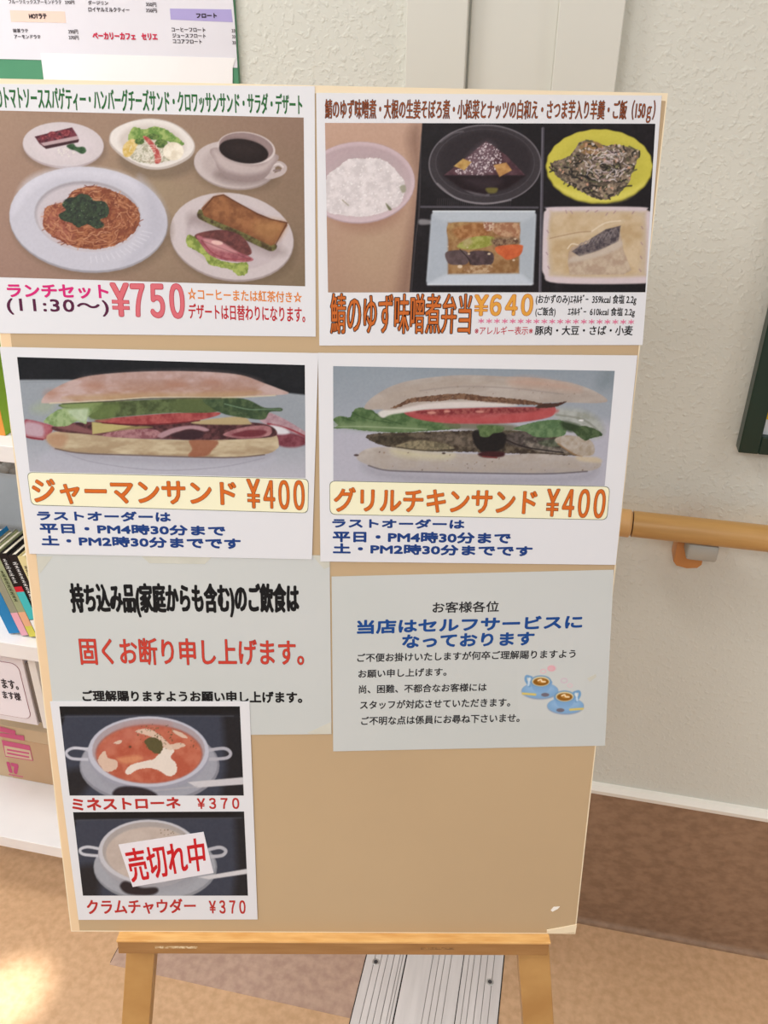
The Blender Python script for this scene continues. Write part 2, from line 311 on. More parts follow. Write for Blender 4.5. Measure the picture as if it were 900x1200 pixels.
# carton with pink printing and white box with a notice on it
cd = 1.03
cu1, cz0 = ud(3, 912, cd); cz1 = ud(20, 853, cd)[1]; cz0 = z_bot_t+0.0005
uL = cu1-0.02; cw = 0.22
t = empty('cardboard_carton', wallM(uL, cd, cz0), 'brown cardboard carton with pink printing on the bottom shelf', 'carton')
hh = cz1-cz0
MB().box(0, cw, 0, 0.065, 0, hh, 0.0015).build('carton_body', mat('kraft', (206, 180, 146), 0.8, color2=(196, 170, 136), nscale=12), t)
MB().box(0.045, cw-0.001, -0.0006, 0, 0.001, hh*0.78).build('packing_tape', mat('brown_tape', (196, 160, 122), 0.4), t)
PK = plain((206, 96, 132), 0.6)
def cp(x, y):
    u, z = ud(x, y, cd-0.0007); return u-uL, z-cz0
def cquad(name, pts, m, c=-0.0012):
    P = [cp(*p) for p in pts]; return link_mesh(name, [(p[0], c, p[1]) for p in P], [[0, 1, 2, 3]], m, t)
cquad('printed_band', [(0, 851), (18, 856), (18.5, 861), (0, 857)], PK); cquad('printed_band', [(0, 858.5), (28, 862), (29, 868), (0, 863)], PK)
cquad('printed_box', [(2, 867), (35, 873.5), (39, 891.5), (6.5, 886.5)], PK); cquad('printed_box_field', [(5, 873.2), (35.5, 879.2), (38, 890.3), (7, 885.3)], plain((214, 190, 160)), -0.0016)
#__CARTON__
# white box with notice
wd_ = DF+0.03; wz1 = z_mid_b-0.012; wuR = ud(50, 815, wd_)[0]
sh = cd-wd_

# ------------------------------------------------------------------ easel (board frame)
ME = MB_
def bl(x, y, c=0.0): p = onboard(x, y, c); return p
EB = onboard(390, 1093)
ledge_b = EB[1]
et = Matrix.Translation(Vector(B0+BX*EB[0]+BU*ledge_b)); ea = empty('easel', et @ Matrix([[BX[0], BU[0], BN[0], 0], [BX[1], BU[1], BN[1], 0], [BX[2], BU[2], BN[2], 0], [0, 0, 0, 1]]), 'light wooden easel carrying the tan menu board', 'easel')
xl = onboard(136, 1098, 0.012)[0]-EB[0]; xr = onboard(645, 1109, 0.012)[0]-EB[0]
BT = 0.007
MB().box(xl, xr, -0.0035, -0.0004, -BT-0.002, 0.0130, 0.0006).build('tray_ledge', mat('lit_ledge_wood', (232, 186, 120), 0.5, color2=(214, 160, 92), nscale=24, stretch=(1, 6, 6)), ea)  # tray top coloured lighter, the light falling on it painted in
MB().box(xl+0.001, xr-0.002, -0.021, -0.0035, -BT-0.002, 0.0120, 0.0006).build('tray_front', mat('shaded_front_wood', (166, 122, 72), 0.55, color2=(154, 110, 62), nscale=18, stretch=(1, 8, 8)), ea)  # same wood coloured darker, shade on the tray front painted in
MB().box(xl+0.045, xl+0.095, -0.0125, -0.0095, 0.0120, 0.0124).build('scuff', mat('scuff', (226, 206, 170), 0.7, color2=(170, 130, 80), nscale=300), ea)
MB().box(xr-0.155, xr-0.115, -0.0125, -0.0095, 0.0120, 0.0123).build('scuff', mat('dark_scuff', (120, 86, 50), 0.7, color2=(168, 124, 72), nscale=300), ea)
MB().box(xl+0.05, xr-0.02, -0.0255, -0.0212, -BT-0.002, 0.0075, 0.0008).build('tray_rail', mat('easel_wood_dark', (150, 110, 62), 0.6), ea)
def leg(px0, px1, sgn):
    xa = onboard(px0, 1120, -BT)[0]-EB[0]; xb = onboard(px1, 1120, -BT)[0]-EB[0]
    spl = math.tan(math.radians(7.2))*sgn; lo_, hi_ = -0.52, 0.84
    y0 = -0.02
    P = [(xa+spl*(y0-lo_), lo_), (xb+spl*(y0-lo_), lo_), (xb+spl*(y0-hi_), hi_), (xa+spl*(y0-hi_), hi_)]
    MB().prism(P, 2, -BT-0.024, -BT-0.002, 0.001).build('leg', M_WOOD, ea)
leg(150, 183.5, -1); leg(605, 642, 1)
MB().box(-0.16, 0.16, 0.80, 0.83, -BT-0.044, -BT-0.0245, 0.001).build('top_rail', M_WOODX, ea)
MB().box(-0.31, 0.31, -0.34, -0.31, -BT-0.042, -BT-0.0245, 0.001).build('lower_rail', M_WOODX, ea)
rl = MB().prism([(-0.016, 0), (0.016, 0), (0.016, 1), (-0.016, 1)], 2, 0, 0.02).build('rear_leg', M_WOOD, ea)
pa = B0+BX*EB[0]+BU*(ledge_b+0.80)-BN*0.075; pb = np.array([pa[0], 0.995, 0]); pb = pb-0
d_ = Vector(pa-pb); rl.matrix_world = Matrix.Translation(Vector(pb)) @ d_.to_track_quat('Y', 'Z').to_matrix().to_4x4() @ Matrix.Diagonal((1, d_.length, 1, 1))

# ------------------------------------------------------------------ board
bc = [onboard(-37, 94), onboard(783.5, 106.5), onboard(674, 1094), onboard(83, 1087)]
b0, b1 = ledge_b, (bc[0][1]+bc[1][1])/2; a0 = (bc[0][0]+bc[3][0])/2; a1 = (bc[1][0]+bc[2][0])/2
def boardM(a, b, c=0.0): return Matrix.Translation(Vector(B0+BX*a+BU*b+BN*c)) @ Matrix([[BX[0], BU[0], BN[0], 0], [BX[1], BU[1], BN[1], 0], [BX[2], BU[2], BN[2], 0], [0, 0, 0, 1]])
bt = empty('menu_board', boardM(a0, b0), 'large tan foam panel leaning on the easel, covered with food notices', 'board')
w_, h_ = a1-a0, b1-b0
MB().box(0.0012, w_-0.0012, 0.0012, h_-0.0012, -BT, 0, 0.0004).build('panel', M_BOARD, bt)
eb = 0.0012
MB().box(eb, 0.0105, eb, h_-0.0062, -0.0005, 0.00012).build('left_edge_strip', mat('peach_edge', (232, 204, 166), 0.5), bt)  # paler peach strip down the left side of the board face
for q in ((0, eb, 0, h_), (w_-eb, w_, 0, h_), (eb, w_-eb, h_-0.0062, h_), (eb, w_-eb, 0, eb)): MB().box(q[0], q[1], q[2], q[3], -BT, 0.0001).build('edge_strip', M_BEDGE, bt)
def bpoly(name, pts, m, parent, org, c0, c1):
    """flat printed or cut shape given by image points, laid on the board plane as a thin prism"""
    P = [onboard(x, y, c1) for x, y in pts]; n = len(P)
    vs = [(p[0]-org[0], p[1]-org[1], c1-org[2]) for p in P]+[(p[0]-org[0], p[1]-org[1], c0-org[2]) for p in P]
    ar = sum(vs[i][0]*vs[(i+1) % n][1]-vs[(i+1) % n][0]*vs[i][1] for i in range(n))
    top = list(range(n)) if ar > 0 else list(range(n))[::-1]
    fs = [top, [i+n for i in top[::-1]]]+[[top[(k+1) % n], top[k], top[k]+n, top[(k+1) % n]+n] for k in range(n)]
    return link_mesh(name, vs, fs, m, parent)
bo = (a0, b0, 0)
bpoly('bent_corner', [(641, 1090.5), (652, 1088.5), (676, 1084), (674.5, 1092.5), (655, 1094), (641, 1093.5)], M_BEDGE, bt, bo, 0.0001, 0.0016)
bpoly('paint_chip', [(645.5, 1067), (649, 1063), (656, 1062.5), (654, 1065), (647.5, 1068.5)], plain((244, 240, 232)), bt, bo, 0.0001, 0.0006)

# ------------------------------------------------------------------ lettering
def text_mesh(body, off, res=2, spacing=1.0):
    cu = bpy.data.curves.new('lettering', 'FONT'); cu.body = body; cu.size = 1; cu.offset = off; cu.resolution_u = res; cu.fill_mode = 'FRONT'; cu.space_character = spacing
    o = bpy.data.objects.new('lettering_source', cu); COL.objects.link(o); dg = bpy.context.evaluated_depsgraph_get(); dg.update()
    me = bpy.data.meshes.new_from_object(o.evaluated_get(dg)); bpy.data.objects.remove(o); bpy.data.curves.remove(cu)
    n = len(me.vertices); co = np.empty(n*3); me.vertices.foreach_get('co', co); return me, co.reshape(-1, 3)
VP = (392, 3660)
def slant(x, y, y2, vp=VP): return x+(vp[0]-x)*(y2-y)/(vp[1]-y)
def quad_of(x0, x1, tl, bl_, tr, br, vp=VP):
    ml, mr = (tl+bl_)/2, (tr+br)/2
    return [(slant(x0, ml, tl, vp), tl), (slant(x1, mr, tr, vp), tr), (slant(x1, mr, br, vp), br), (slant(x0, ml, bl_, vp), bl_)]
def lettering(parent, org, c, body, quad, col, off=0.012, outline=None, place=None, spacing=1.0, label=None, res=3):
    """one line of print; quad = the ink's four corners in the image, placed on the surface that carries it"""
    place = place or (lambda x, y, cc: onboard(x, y, cc)-np.array(org))
    outs = []
    ref = None
    if body == '￥':      # the two bars are laid over a plain Y so that the crossing strokes stay solid
        q = np.array(quad, float); pt = lambda a, b: tuple(q[0]*(1-a)*(1-b)+q[1]*a*(1-b)+q[2]*a*b+q[3]*(1-a)*b)
        e = 0.55/np.linalg.norm(q[1]-q[0]); ev = 0.55/np.linalg.norm(q[3]-q[0])
        lettering(parent, org, c, 'Y', quad, col, off, outline, place, spacing, label, res)
        for b in (0.52, 0.70):
            bpoly('lettering_outline', [pt(0.04-e, b-ev), pt(0.96+e, b-ev), pt(0.96+e, b+0.085+ev), pt(0.04-e, b+0.085+ev)], plain(outline[0], 0.42), parent, org, c+0.00001, c+0.00007)
            bpoly('lettering', [pt(0.04, b), pt(0.96, b), pt(0.96, b+0.085), pt(0.04, b+0.085)], plain(col, 0.42), parent, org, c+0.0001, c+0.00022)
        return
    lay = [(off*1.5, col, c)] if outline is None else [(off+outline[1]*0.7, outline[0], c), (off, col, c+0.00012)]
    q = np.array(quad, float); wq = np.linalg.norm(q[1]-q[0]); hq = np.linalg.norm(q[3]-q[0])
    for k, (of, cc, cz) in enumerate(lay):
        me, co = text_mesh(body, 0.0, res, spacing)
        if ref is None: mn, mx = co.min(0), co.max(0); ref = (mn-off, mx+off)
        mn, mx = ref
        sx = wq/(mx[0]-mn[0]); sy = hq/(mx[1]-mn[1])
        F = np.array([v for f in me.polygons for v in f.vertices]); LS = [len(f.vertices) for f in me.polygons]
        bpy.data.meshes.remove(me)
        hv = of*math.sqrt(sx*sy)
        ex, ey = hv/sx*0.9, hv/sy*0.9
        sh_ = [(0, 0)] if of < 0.006 else ([(-ex, -ey), (ex, -ey), (-ex, ey), (ex, ey)] if of < 0.03 and outline is None else [(-ex, -ey), (ex, -ey), (-ex, ey), (ex, ey), (0, 0), (-ex*1.3, 0), (ex*1.3, 0), (0, ey*1.3), (0, -ey*1.3)])
        allco = np.concatenate([co+np.array([a, b, 0]) for a, b in sh_]); n = len(co)
        s = (allco[:, 0]-mn[0])/(mx[0]-mn[0]); t_ = (mx[1]-allco[:, 1])/(mx[1]-mn[1])
        P = q[0]*((1-s)*(1-t_))[:, None]+q[1]*(s*(1-t_))[:, None]+q[2]*(s*t_)[:, None]+q[3]*((1-s)*t_)[:, None]
        out = np.array([place(x, y, cz) for x, y in P])
        nrm = np.array([0, 0, 1.0]) if org is not None else np.array([0, -1.0, 0])
        out += nrm*(np.repeat(np.arange(len(sh_)), n)*8e-6)[:, None]
        me = bpy.data.meshes.new('lettering'); me.vertices.add(len(out)); Fa = np.concatenate([F+n*j for j in range(len(sh_))]).astype(np.int32)
        me.loops.add(len(Fa)); me.loops.foreach_set('vertex_index', Fa); ls = np.array(LS*len(sh_)); me.polygons.add(len(ls)); me.polygons.foreach_set('loop_start', (np.cumsum(ls)-ls).astype(np.int32)); me.update(calc_edges=True)
        me.vertices.foreach_set('co', out.ravel()); me.update(); me.materials.append(plain(cc, 0.42))
        me.name = 'lettering'; o = bpy.data.objects.new('lettering' if k == len(lay)-1 else 'lettering_outline', me); COL.objects.link(o); o.parent = parent
        if label and k == len(lay)-1: o['label'] = label
    return o

# ------------------------------------------------------------------ printed photographs: ink colours held on the vertices of a fine flat grid
def vnoise(X, Y, sc, seed, octv=3, ang=0.0, st=1.0):
    r = np.random.RandomState(seed); out = np.zeros_like(X); amp = 1.0; tot = 0
    ca, sa = math.cos(ang), math.sin(ang); X, Y = (X*ca+Y*sa)/st, (-X*sa+Y*ca)
    for k in range(octv):
        L = r.rand(97, 97); gx_ = X/sc+13.3*k; gy_ = Y/sc+7.7*k
        ix = np.floor(gx_).astype(int); iy = np.floor(gy_).astype(int); fx = gx_-ix; fy = gy_-iy; fx = fx*fx*(3-2*fx); fy = fy*fy*(3-2*fy)
        a = L[iy % 97, ix % 97]; b = L[iy % 97, (ix+1) % 97]; c = L[(iy+1) % 97, ix % 97]; d = L[(iy+1) % 97, (ix+1) % 97]
        out += amp*((a*(1-fx)+b*fx)*(1-fy)+(c*(1-fx)+d*fx)*fy); tot += amp; amp *= 0.55; sc /= 2.1
    return out/tot
class Print:
    def __init__(s, quad, base, step=0.8):
        q = np.array(quad, float); w = max(np.linalg.norm(q[1]-q[0]), np.linalg.norm(q[2]-q[3])); h = max(np.linalg.norm(q[3]-q[0]), np.linalg.norm(q[2]-q[1]))
        s.nx, s.ny = int(w/step)+1, int(h/step)+1
        S, T = np.meshgrid(np.linspace(0, 1, s.nx), np.linspace(0, 1, s.ny)); S = S[..., None]; T = T[..., None]
        P = q[0]*(1-S)*(1-T)+q[1]*S*(1-T)+q[2]*S*T+q[3]*(1-S)*T
        s.X, s.Y = P[..., 0], P[..., 1]; s.C = np.zeros((s.ny, s.nx, 3))+np.array(base, float); s.o = (0, 0, 1)
    def at(s, x0, y0, k): s.o = (x0, y0, k); return s
    def T(s, pts): a = np.array(pts, float).reshape(-1, 2); return a/s.o[2]+np.array(s.o[:2])
    def mixm(s, m, col, sub=None):
        sub = sub or (slice(None), slice(None)); col = np.array(col, float)
        s.C[sub] = s.C[sub]*(1-m[..., None])+col*m[..., None]
    def bbox(s, x0, x1, y0, y1):
        m = (s.X >= x0) & (s.X <= x1) & (s.Y >= y0) & (s.Y <= y1)
        if not m.any(): return None
        r = np.where(m.any(1))[0]; c = np.where(m.any(0))[0]; return slice(r[0], r[-1]+1), slice(c[0], c[-1]+1)
    def mask(s, P, f):
        b = s.bbox(P[:, 0].min()-3*f-1, P[:, 0].max()+3*f+1, P[:, 1].min()-3*f-1, P[:, 1].max()+3*f+1)
        if b is None: return None, None
        X, Y = s.X[b], s.Y[b]; d = np.full(X.shape, 1e9); ins = np.zeros(X.shape, bool)
        for i in range(len(P)):
            x0, y0 = P[i]; x1, y1 = P[(i+1) % len(P)]; ex, ey = x1-x0, y1-y0; L = ex*ex+ey*ey+1e-9
            t_ = np.clip(((X-x0)*ex+(Y-y0)*ey)/L, 0, 1); d = np.minimum(d, (X-x0-t_*ex)**2+(Y-y0-t_*ey)**2)
            c = ((y0 > Y) != (y1 > Y)) & (X < ex*(Y-y0)/(ey if abs(ey) > 1e-9 else 1e-9)+x0); ins ^= c
        d = np.sqrt(d)*np.where(ins, 1, -1); return np.clip(d/(2*f)+0.5, 0, 1), b
    @staticmethod
    def smooth(P, n=5):
        out = []; N = len(P)
        for i in range(N):
            p0, p1, p2, p3 = P[i-1], P[i], P[(i+1) % N], P[(i+2) % N]
            for k in range(n):
                t_ = k/n; out.append(0.5*((2*p1)+(-p0+p2)*t_+(2*p0-5*p1+4*p2-p3)*t_*t_+(-p0+3*p1-3*p2+p3)*t_**3))
        return np.array(out)
    def poly(s, pts, col, f=0.7, a=1.0, sm=True, tex=None, rag=0.0, grad=None):
        """tex=(colour2, scale, seed, contrast[, angle, stretch]); rag = ragged edge in px; grad=(colour at the bottom)"""
        P = s.T(pts) if not isinstance(pts, np.ndarray) else pts
        if sm: P = s.smooth(P)
        m, b = s.mask(P, f if rag == 0 else rag)
        if m is None: return s
        X, Y = s.X[b], s.Y[b]
        if rag: n = vnoise(X, Y, rag*1.6, int(abs(P[0, 0])*7) % 9973, 2); m = np.clip((m-0.5+(n-0.5)*0.85*np.clip(1-np.abs(m-0.5)*1.9, 0, 1))*rag/f*1.6+0.5, 0, 1)
        c = np.zeros(X.shape+(3,))+np.array(col, float)
        if grad is not None:
            y0, y1 = P[:, 1].min(), P[:, 1].max(); g_ = np.clip((Y-y0)/(y1-y0), 0, 1)[..., None]; c = c*(1-g_)+np.array(grad, float)*g_
        if tex:
            n = vnoise(X, Y, tex[1], tex[2], 3, *(tex[4:6] if len(tex) > 4 else (0, 1))); w = np.clip((n-0.5)*tex[3]+0.5, 0, 1)[..., None]; c = c*(1-w)+np.array(tex[0], float)*w
        mm = (m*a)[..., None]; s.C[b] = s.C[b]*(1-mm)+c*mm; return s
    def ell(s, cx, cy, rx, ry, col, rot=0, f=0.7, **k):
        a = np.linspace(0, 2*math.pi, 40, endpoint=False); c, sn = math.cos(rot), math.sin(rot)
        pts = [(cx+rx*math.cos(t)*c-ry*math.sin(t)*sn, cy+rx*math.cos(t)*sn+ry*math.sin(t)*c) for t in a]; return s.poly(pts, col, f, sm=False, **k)
    def line(s, pts, w, col, f=0.6, a=1.0, sm=True):
        P = s.T(pts); 
        if sm and len(P) > 2:
            Q = [P[0]]+list(P)+[P[-1]]; out = []
            for i in range(1, len(Q)-2):
                p0, p1, p2, p3 = Q[i-1], Q[i], Q[i+1], Q[i+2]
                for k in range(6): t_ = k/6; out.append(0.5*((2*p1)+(-p0+p2)*t_+(2*p0-5*p1+4*p2-p3)*t_*t_+(-p0+3*p1-3*p2+p3)*t_**3))
            P = np.array(out+[P[-1]])
        b = s.bbox(P[:, 0].min()-w-2, P[:, 0].max()+w+2, P[:, 1].min()-w-2, P[:, 1].max()+w+2)
        if b is None: return s
        X, Y = s.X[b], s.Y[b]; d = np.full(X.shape, 1e9)
        for (x0, y0), (x1, y1) in zip(P, P[1:]):
            ex, ey = x1-x0, y1-y0; t_ = np.clip(((X-x0)*ex+(Y-y0)*ey)/(ex*ex+ey*ey+1e-9), 0, 1); d = np.minimum(d, (X-x0-t_*ex)**2+(Y-y0-t_*ey)**2)
        m = np.clip((w/2-np.sqrt(d))/(2*f)+0.5, 0, 1)*a; s.mixm(m, col, b); return s
    def tex(s, col, sc, seed, lo, hi, a, ang=0, st=1.0, clip=None):
        n = vnoise(s.X, s.Y, sc, seed, 3, ang, st); m = np.clip((n-lo)/(hi-lo), 0, 1)*a
        if clip is not None:
            mm, b = s.mask(clip, 0.8); full = np.zeros(s.X.shape); full[b] = mm; m = m*full
        s.mixm(m, col); return s
    def specks(s, pts, n, r0, r1, cols, seed, sm=True):
        """small flecks scattered inside an outline"""
        P = s.smooth(s.T(pts)) if sm else s.T(pts); r = random.Random(seed); xs0, ys0 = P.min(0); xs1, ys1 = P.max(0); k = 0; tries = 0
        while k < n and tries < n*12:
            tries += 1; x = r.uniform(xs0, xs1); y = r.uniform(ys0, ys1); c = False
            for i in range(len(P)):
                xa, ya = P[i]; xb, yb = P[(i+1) % len(P)]
                if (ya > y) != (yb > y) and x < (xb-xa)*(y-ya)/(yb-ya+1e-9)+xa: c = not c
            if not c: continue
            rad = r.uniform(r0, r1); b = s.bbox(x-rad-1.5, x+rad+1.5, y-rad-1.5, y+rad+1.5); k += 1
            if b is None: continue
            X, Y = s.X[b], s.Y[b]; el = r.uniform(0.5, 1); an = r.uniform(0, 3.14); dx, dy = X-x, Y-y; d = np.hypot(dx*math.cos(an)+dy*math.sin(an), (-dx*math.sin(an)+dy*math.cos(an))/el)
            s.mixm(np.clip((rad-d)/1.0+0.5, 0, 1)*0.85, r.choice(cols), b)
        return s
    def strands(s, pts, n, ln, w, cols, seed):
        """short curved strokes (noodles, shreds) inside an outline"""
        P = s.smooth(s.T(pts)); r = random.Random(seed); o = s.o; s.o = (0, 0, 1); cx, cy = P.mean(0); x0, y0 = P.min(0); x1, y1 = P.max(0)
        k = 0; tr = 0
        while k < n and tr < n*10:
            tr += 1; x = r.uniform(x0, x1); y = r.uniform(y0, y1); c = False
            for i in range(len(P)):
                xa, ya = P[i]; xb, yb = P[(i+1) % len(P)]
                if (ya > y) != (yb > y) and x < (xb-xa)*(y-ya)/(yb-ya+1e-9)+xa: c = not c
            if not c: continue
            k += 1; an = math.atan2(y-cy, x-cx)+math.pi/2+r.uniform(-.8, .8); l = ln*r.uniform(.6, 1.3); cv = r.uniform(-.8, .8)
            pp = [(x-math.cos(an-cv)*l/2, y-math.sin(an-cv)*l/2*.6), (x, y), (x+math.cos(an+cv)*l/2, y+math.sin(an+cv)*l/2*.6)]
            s.line(pp, w, r.choice(cols), f=0.5, a=0.8)
        s.o = o; return s
    def grain(s, amt, seed):
        s.C += (vnoise(s.X, s.Y, 2.2, seed, 2)-0.5)[..., None]*amt; return s
    def build(s, name, parent, org, c, gain=1.0, sat=True):
        # straight to positions on the carrying plane
        dx = (s.X.ravel()-CX)/FPX; dy = -(s.Y.ravel()-CY)/FPX; rays = np.stack([dx, dy, -np.ones_like(dx)], 1)@R.T
        tt = -(DB-c)/(rays@BN); P = O+rays*tt[:, None]-B0; co = np.stack([P@BX-org[0], P@BU-org[1], P@BN-org[2]], 1)
        nx, ny = s.nx, s.ny; i = np.arange(ny-1)[:, None]*nx+np.arange(nx-1)[None]; F = np.stack([i+nx, i+nx+1, i+1, i], -1).reshape(-1)
        me = bpy.data.meshes.new(name); me.vertices.add(nx*ny); me.vertices.foreach_set('co', co.ravel()); nf = (nx-1)*(ny-1)
        me.loops.add(nf*4); me.loops.foreach_set('vertex_index', F.astype(np.int32)); me.polygons.add(nf); me.polygons.foreach_set('loop_start', np.arange(nf, dtype=np.int32)*4)
        me.update(calc_edges=True); at_ = me.color_attributes.new('ink', 'FLOAT_COLOR', 'POINT')
        gm = s.C.mean(-1, keepdims=True); s.C = (gm+(s.C-gm)*0.8)*0.98+1 if sat else s.C; col = np.ones((nx*ny, 4)); col[:, :3] = lin(np.clip(s.C.reshape(-1, 3), 0, 255))*gain; at_.data.foreach_set('color', np.clip(col, 0, 0.9).ravel())
        me.materials.append(M_INK); o = bpy.data.objects.new(name, me); COL.objects.link(o); o.parent = parent; return o
def paint_lunch(p):
    # table: pinkish beige at the left, olive tan at the middle, brown at the right
    w = np.clip(p.X/370, 0, 1)[..., None]; v = np.clip((p.Y-130)/200, 0, 1)[..., None]
    top = np.array([166, 134, 112.])*(1-w)+np.array([146, 114, 96.])*w; bot = np.array([158, 122, 108.])*(1-w)+np.array([128, 108, 82.])*w
    p.C[:] = top*(1-v)+bot*v; m = np.exp(-((p.X-190)/90)**2-((p.Y-235)/80)**2); p.mixm(m*0.6, (166, 148, 114)); p.tex((150, 118, 100), 30, 3, .4, .8, .25)
    p.at(0, 130, 3.913)
    p.ell(295, 178, 196, 102, (120, 98, 84), 0.03, f=3, a=0.45)
    p.ell(290, 158, 186, 106, (176, 160, 166), 0.05); p.ell(290, 153, 185, 101, (204, 194, 200), 0.05); p.ell(292, 155, 140, 72, (210, 199, 206), 0.05, f=4, a=0.8); p.tex((190, 176, 186), 26, 5, .5, .8, .3, clip=p.T([(150, 100), (420, 100), (430, 200), (160, 215)]))
    p.poly([(160, 118), (330, 76), (352, 110), (362, 138), (210, 172), (180, 150)], (84, 38, 48), sm=False, tex=((128, 60, 66), 3, 5, 3)); p.poly([(160, 118), (330, 76), (354, 114), (186, 152)], (128, 54, 66), sm=False, tex=((78, 30, 44), 3.2, 8, 3.5))
    for c in ((240, 108, 20), (302, 100, 22), (200, 122, 14), (268, 122, 14)): p.ell(c[0], c[1], c[2], c[2]*.7, (166, 72, 78), tex=((120, 36, 50), 2, 4, 3))
    p.poly([(186, 148), (356, 114), (362, 134), (212, 168)], (186, 156, 162), sm=False); p.poly([(196, 162), (362, 130), (358, 144), (212, 174)], (66, 34, 42), sm=False)
    p.specks([(270, 170), (330, 180), (350, 205), (280, 205)], 30, .5, 1.2, [(220, 214, 210)], 4); p.poly([(305, 160), (335, 150), (352, 165), (385, 165), (395, 185), (375, 197), (345, 182), (322, 176)], (66, 104, 66), tex=((40, 74, 44), 2.5, 6, 3))
    # salad bowl
    p.ell(720, 225, 180, 88, (116, 96, 78), 0.06, f=4, a=0.6)
    p.poly([(500, 130), (520, 85), (600, 48), (690, 34), (780, 50), (850, 90), (893, 150), (880, 205), (820, 245), (740, 268), (660, 262), (580, 225), (515, 170)], (190, 178, 172)); p.poly([(505, 128), (525, 85), (600, 50), (690, 38), (780, 54), (845, 94), (888, 150), (872, 198), (810, 236), (735, 258), (660, 250), (585, 215), (522, 165)], (226, 220, 216)); p.poly([(545, 130), (590, 80), (690, 62), (800, 90), (850, 150), (830, 200), (740, 236), (650, 225), (570, 180)], (206, 196, 190), f=3)
    p.poly([(590, 110), (612, 75), (660, 84), (710, 72), (760, 84), (800, 112), (842, 146), (825, 162), (770, 140), (700, 140), (640, 150), (592, 140)], (158, 184, 96), tex=((104, 148, 62), 4, 9, 3.4), rag=1.5)
    p.poly([(600, 150), (700, 130), (790, 170), (800, 215), (720, 240), (640, 235), (592, 205)], (208, 204, 186), tex=((160, 158, 130), 2.4, 10, 3), rag=1.5)
    p.strands([(600, 150), (700, 140), (770, 190), (730, 240), (640, 235), (592, 205)], 60, 9, .9, [(232, 226, 212), (214, 206, 190), (180, 160, 140)], 3)
    p.poly([(566, 160), (605, 128), (632, 150), (600, 205), (568, 206)], (216, 176, 76), tex=((228, 200, 130), 2.5, 11, 2.5))
    for q in ((740, 150, 30, 20), (640, 140, 22, 14), (700, 118, 30, 14)): p.ell(*q, (64, 96, 44), tex=((110, 140, 64), 2, 3, 3))
    p.poly([(655, 118), (680, 122), (718, 165), (738, 205), (735, 236), (712, 240), (708, 205), (690, 165)], (186, 66, 64), tex=((210, 112, 100), 3, 77, 3)); p.strands([(600, 150), (690, 150), (760, 200), (700, 230), (620, 225)], 22, 8, .8, [(228, 222, 208)], 13)
    p.ell(795, 185, 48, 42, (222, 210, 186), tex=((240, 232, 214), 6, 12, 2.5))
    # coffee cup on its saucer
    p.at(190, 130, 5)
    p.ell(440, 345, 255, 138, (110, 88, 66), 0.1, f=6, a=0.55); p.ell(425, 320, 240, 142, (160, 144, 142), 0.12); p.ell(424, 314, 238, 138, (196, 182, 182), 0.12); p.ell(424, 322, 190, 104, (182, 166, 166), 0.12, f=4)
    p.ell(470, 380, 165, 56, (122, 102, 100), 0.05, f=5, a=0.6)
    p.line([(630, 330), (680, 308), (716, 330), (700, 362), (640, 384), (600, 380)], 6, (188, 172, 172)); p.line([(640, 322), (684, 310), (708, 328)], 2, (214, 202, 202)); p.line([(655, 350), (690, 348)], 2.4, (138, 118, 116))
    p.poly([(303, 215), (312, 300), (340, 355), (400, 398), (480, 414), (560, 410), (610, 385), (645, 330), (662, 250)], (168, 150, 150), grad=(146, 126, 126)); p.poly([(306, 230), (320, 300), (380, 350), (480, 372), (580, 360), (630, 325), (655, 270), (560, 320), (400, 290)], (196, 180, 180), f=3, a=0.8)
    p.ell(494, 218, 170, 94, (206, 192, 192), 0.14); p.ell(492, 214, 160, 85, (148, 124, 124), 0.14); p.ell(478, 236, 146, 70, (34, 22, 22), 0.16, f=.9); p.ell(470, 222, 110, 44, (52, 38, 36), 0.16, f=6, a=.6)
    # sandwich plate
    p.ell(415, 770, 372, 245, (96, 78, 58), 0.18, f=6, a=0.5); p.ell(408, 742, 366, 256, (160, 144, 144), 0.16); p.ell(407, 734, 364, 252, (198, 186, 190), 0.16); p.ell(420, 735, 280, 185, (176, 160, 166), 0.16, f=2.5, a=.8); p.ell(425, 740, 272, 178, (190, 176, 182), 0.16, f=2.5)
    p.poly([(150, 660), (215, 600), (700, 800), (640, 850), (420, 760), (230, 680)], (140, 122, 122), f=5, a=.5)
    p.poly([(210, 590), (240, 580), (400, 640), (640, 765), (672, 800), (640, 822), (580, 800), (430, 730), (250, 650), (208, 622)], (76, 62, 38), tex=((110, 108, 56), 4, 14, 3))
    p.poly([(230, 570), (300, 500), (360, 488), (430, 530), (560, 600), (640, 632), (732, 652), (734, 672), (660, 780), (640, 790), (470, 710), (350, 660), (245, 615)], (148, 88, 50), tex=((112, 62, 36), 9, 15, 2.6), sm=False); p.poly([(252, 572), (310, 508), (360, 500), (430, 545), (560, 615), (660, 655), (715, 662), (650, 765), (480, 690), (350, 640)], (166, 104, 60), f=4, tex=((132, 78, 44), 7, 16, 3), a=.9)
    p.poly([(570, 640), (720, 662), (650, 770), (540, 715)], (184, 130, 74), f=6, a=.6); p.line([(240, 580), (300, 505), (360, 492), (430, 532), (560, 604), (640, 636), (732, 656), (664, 784)], 1.2, (88, 46, 28), a=.8, sm=False)
    p.poly([(140, 745), (160, 725), (230, 760), (260, 810), (330, 870), (420, 890), (500, 890), (498, 950), (450, 966), (400, 930), (330, 915), (270, 895), (246, 850), (180, 810), (145, 785)], (166, 182, 84), tex=((118, 140, 54), 4, 17, 3), rag=1.2)
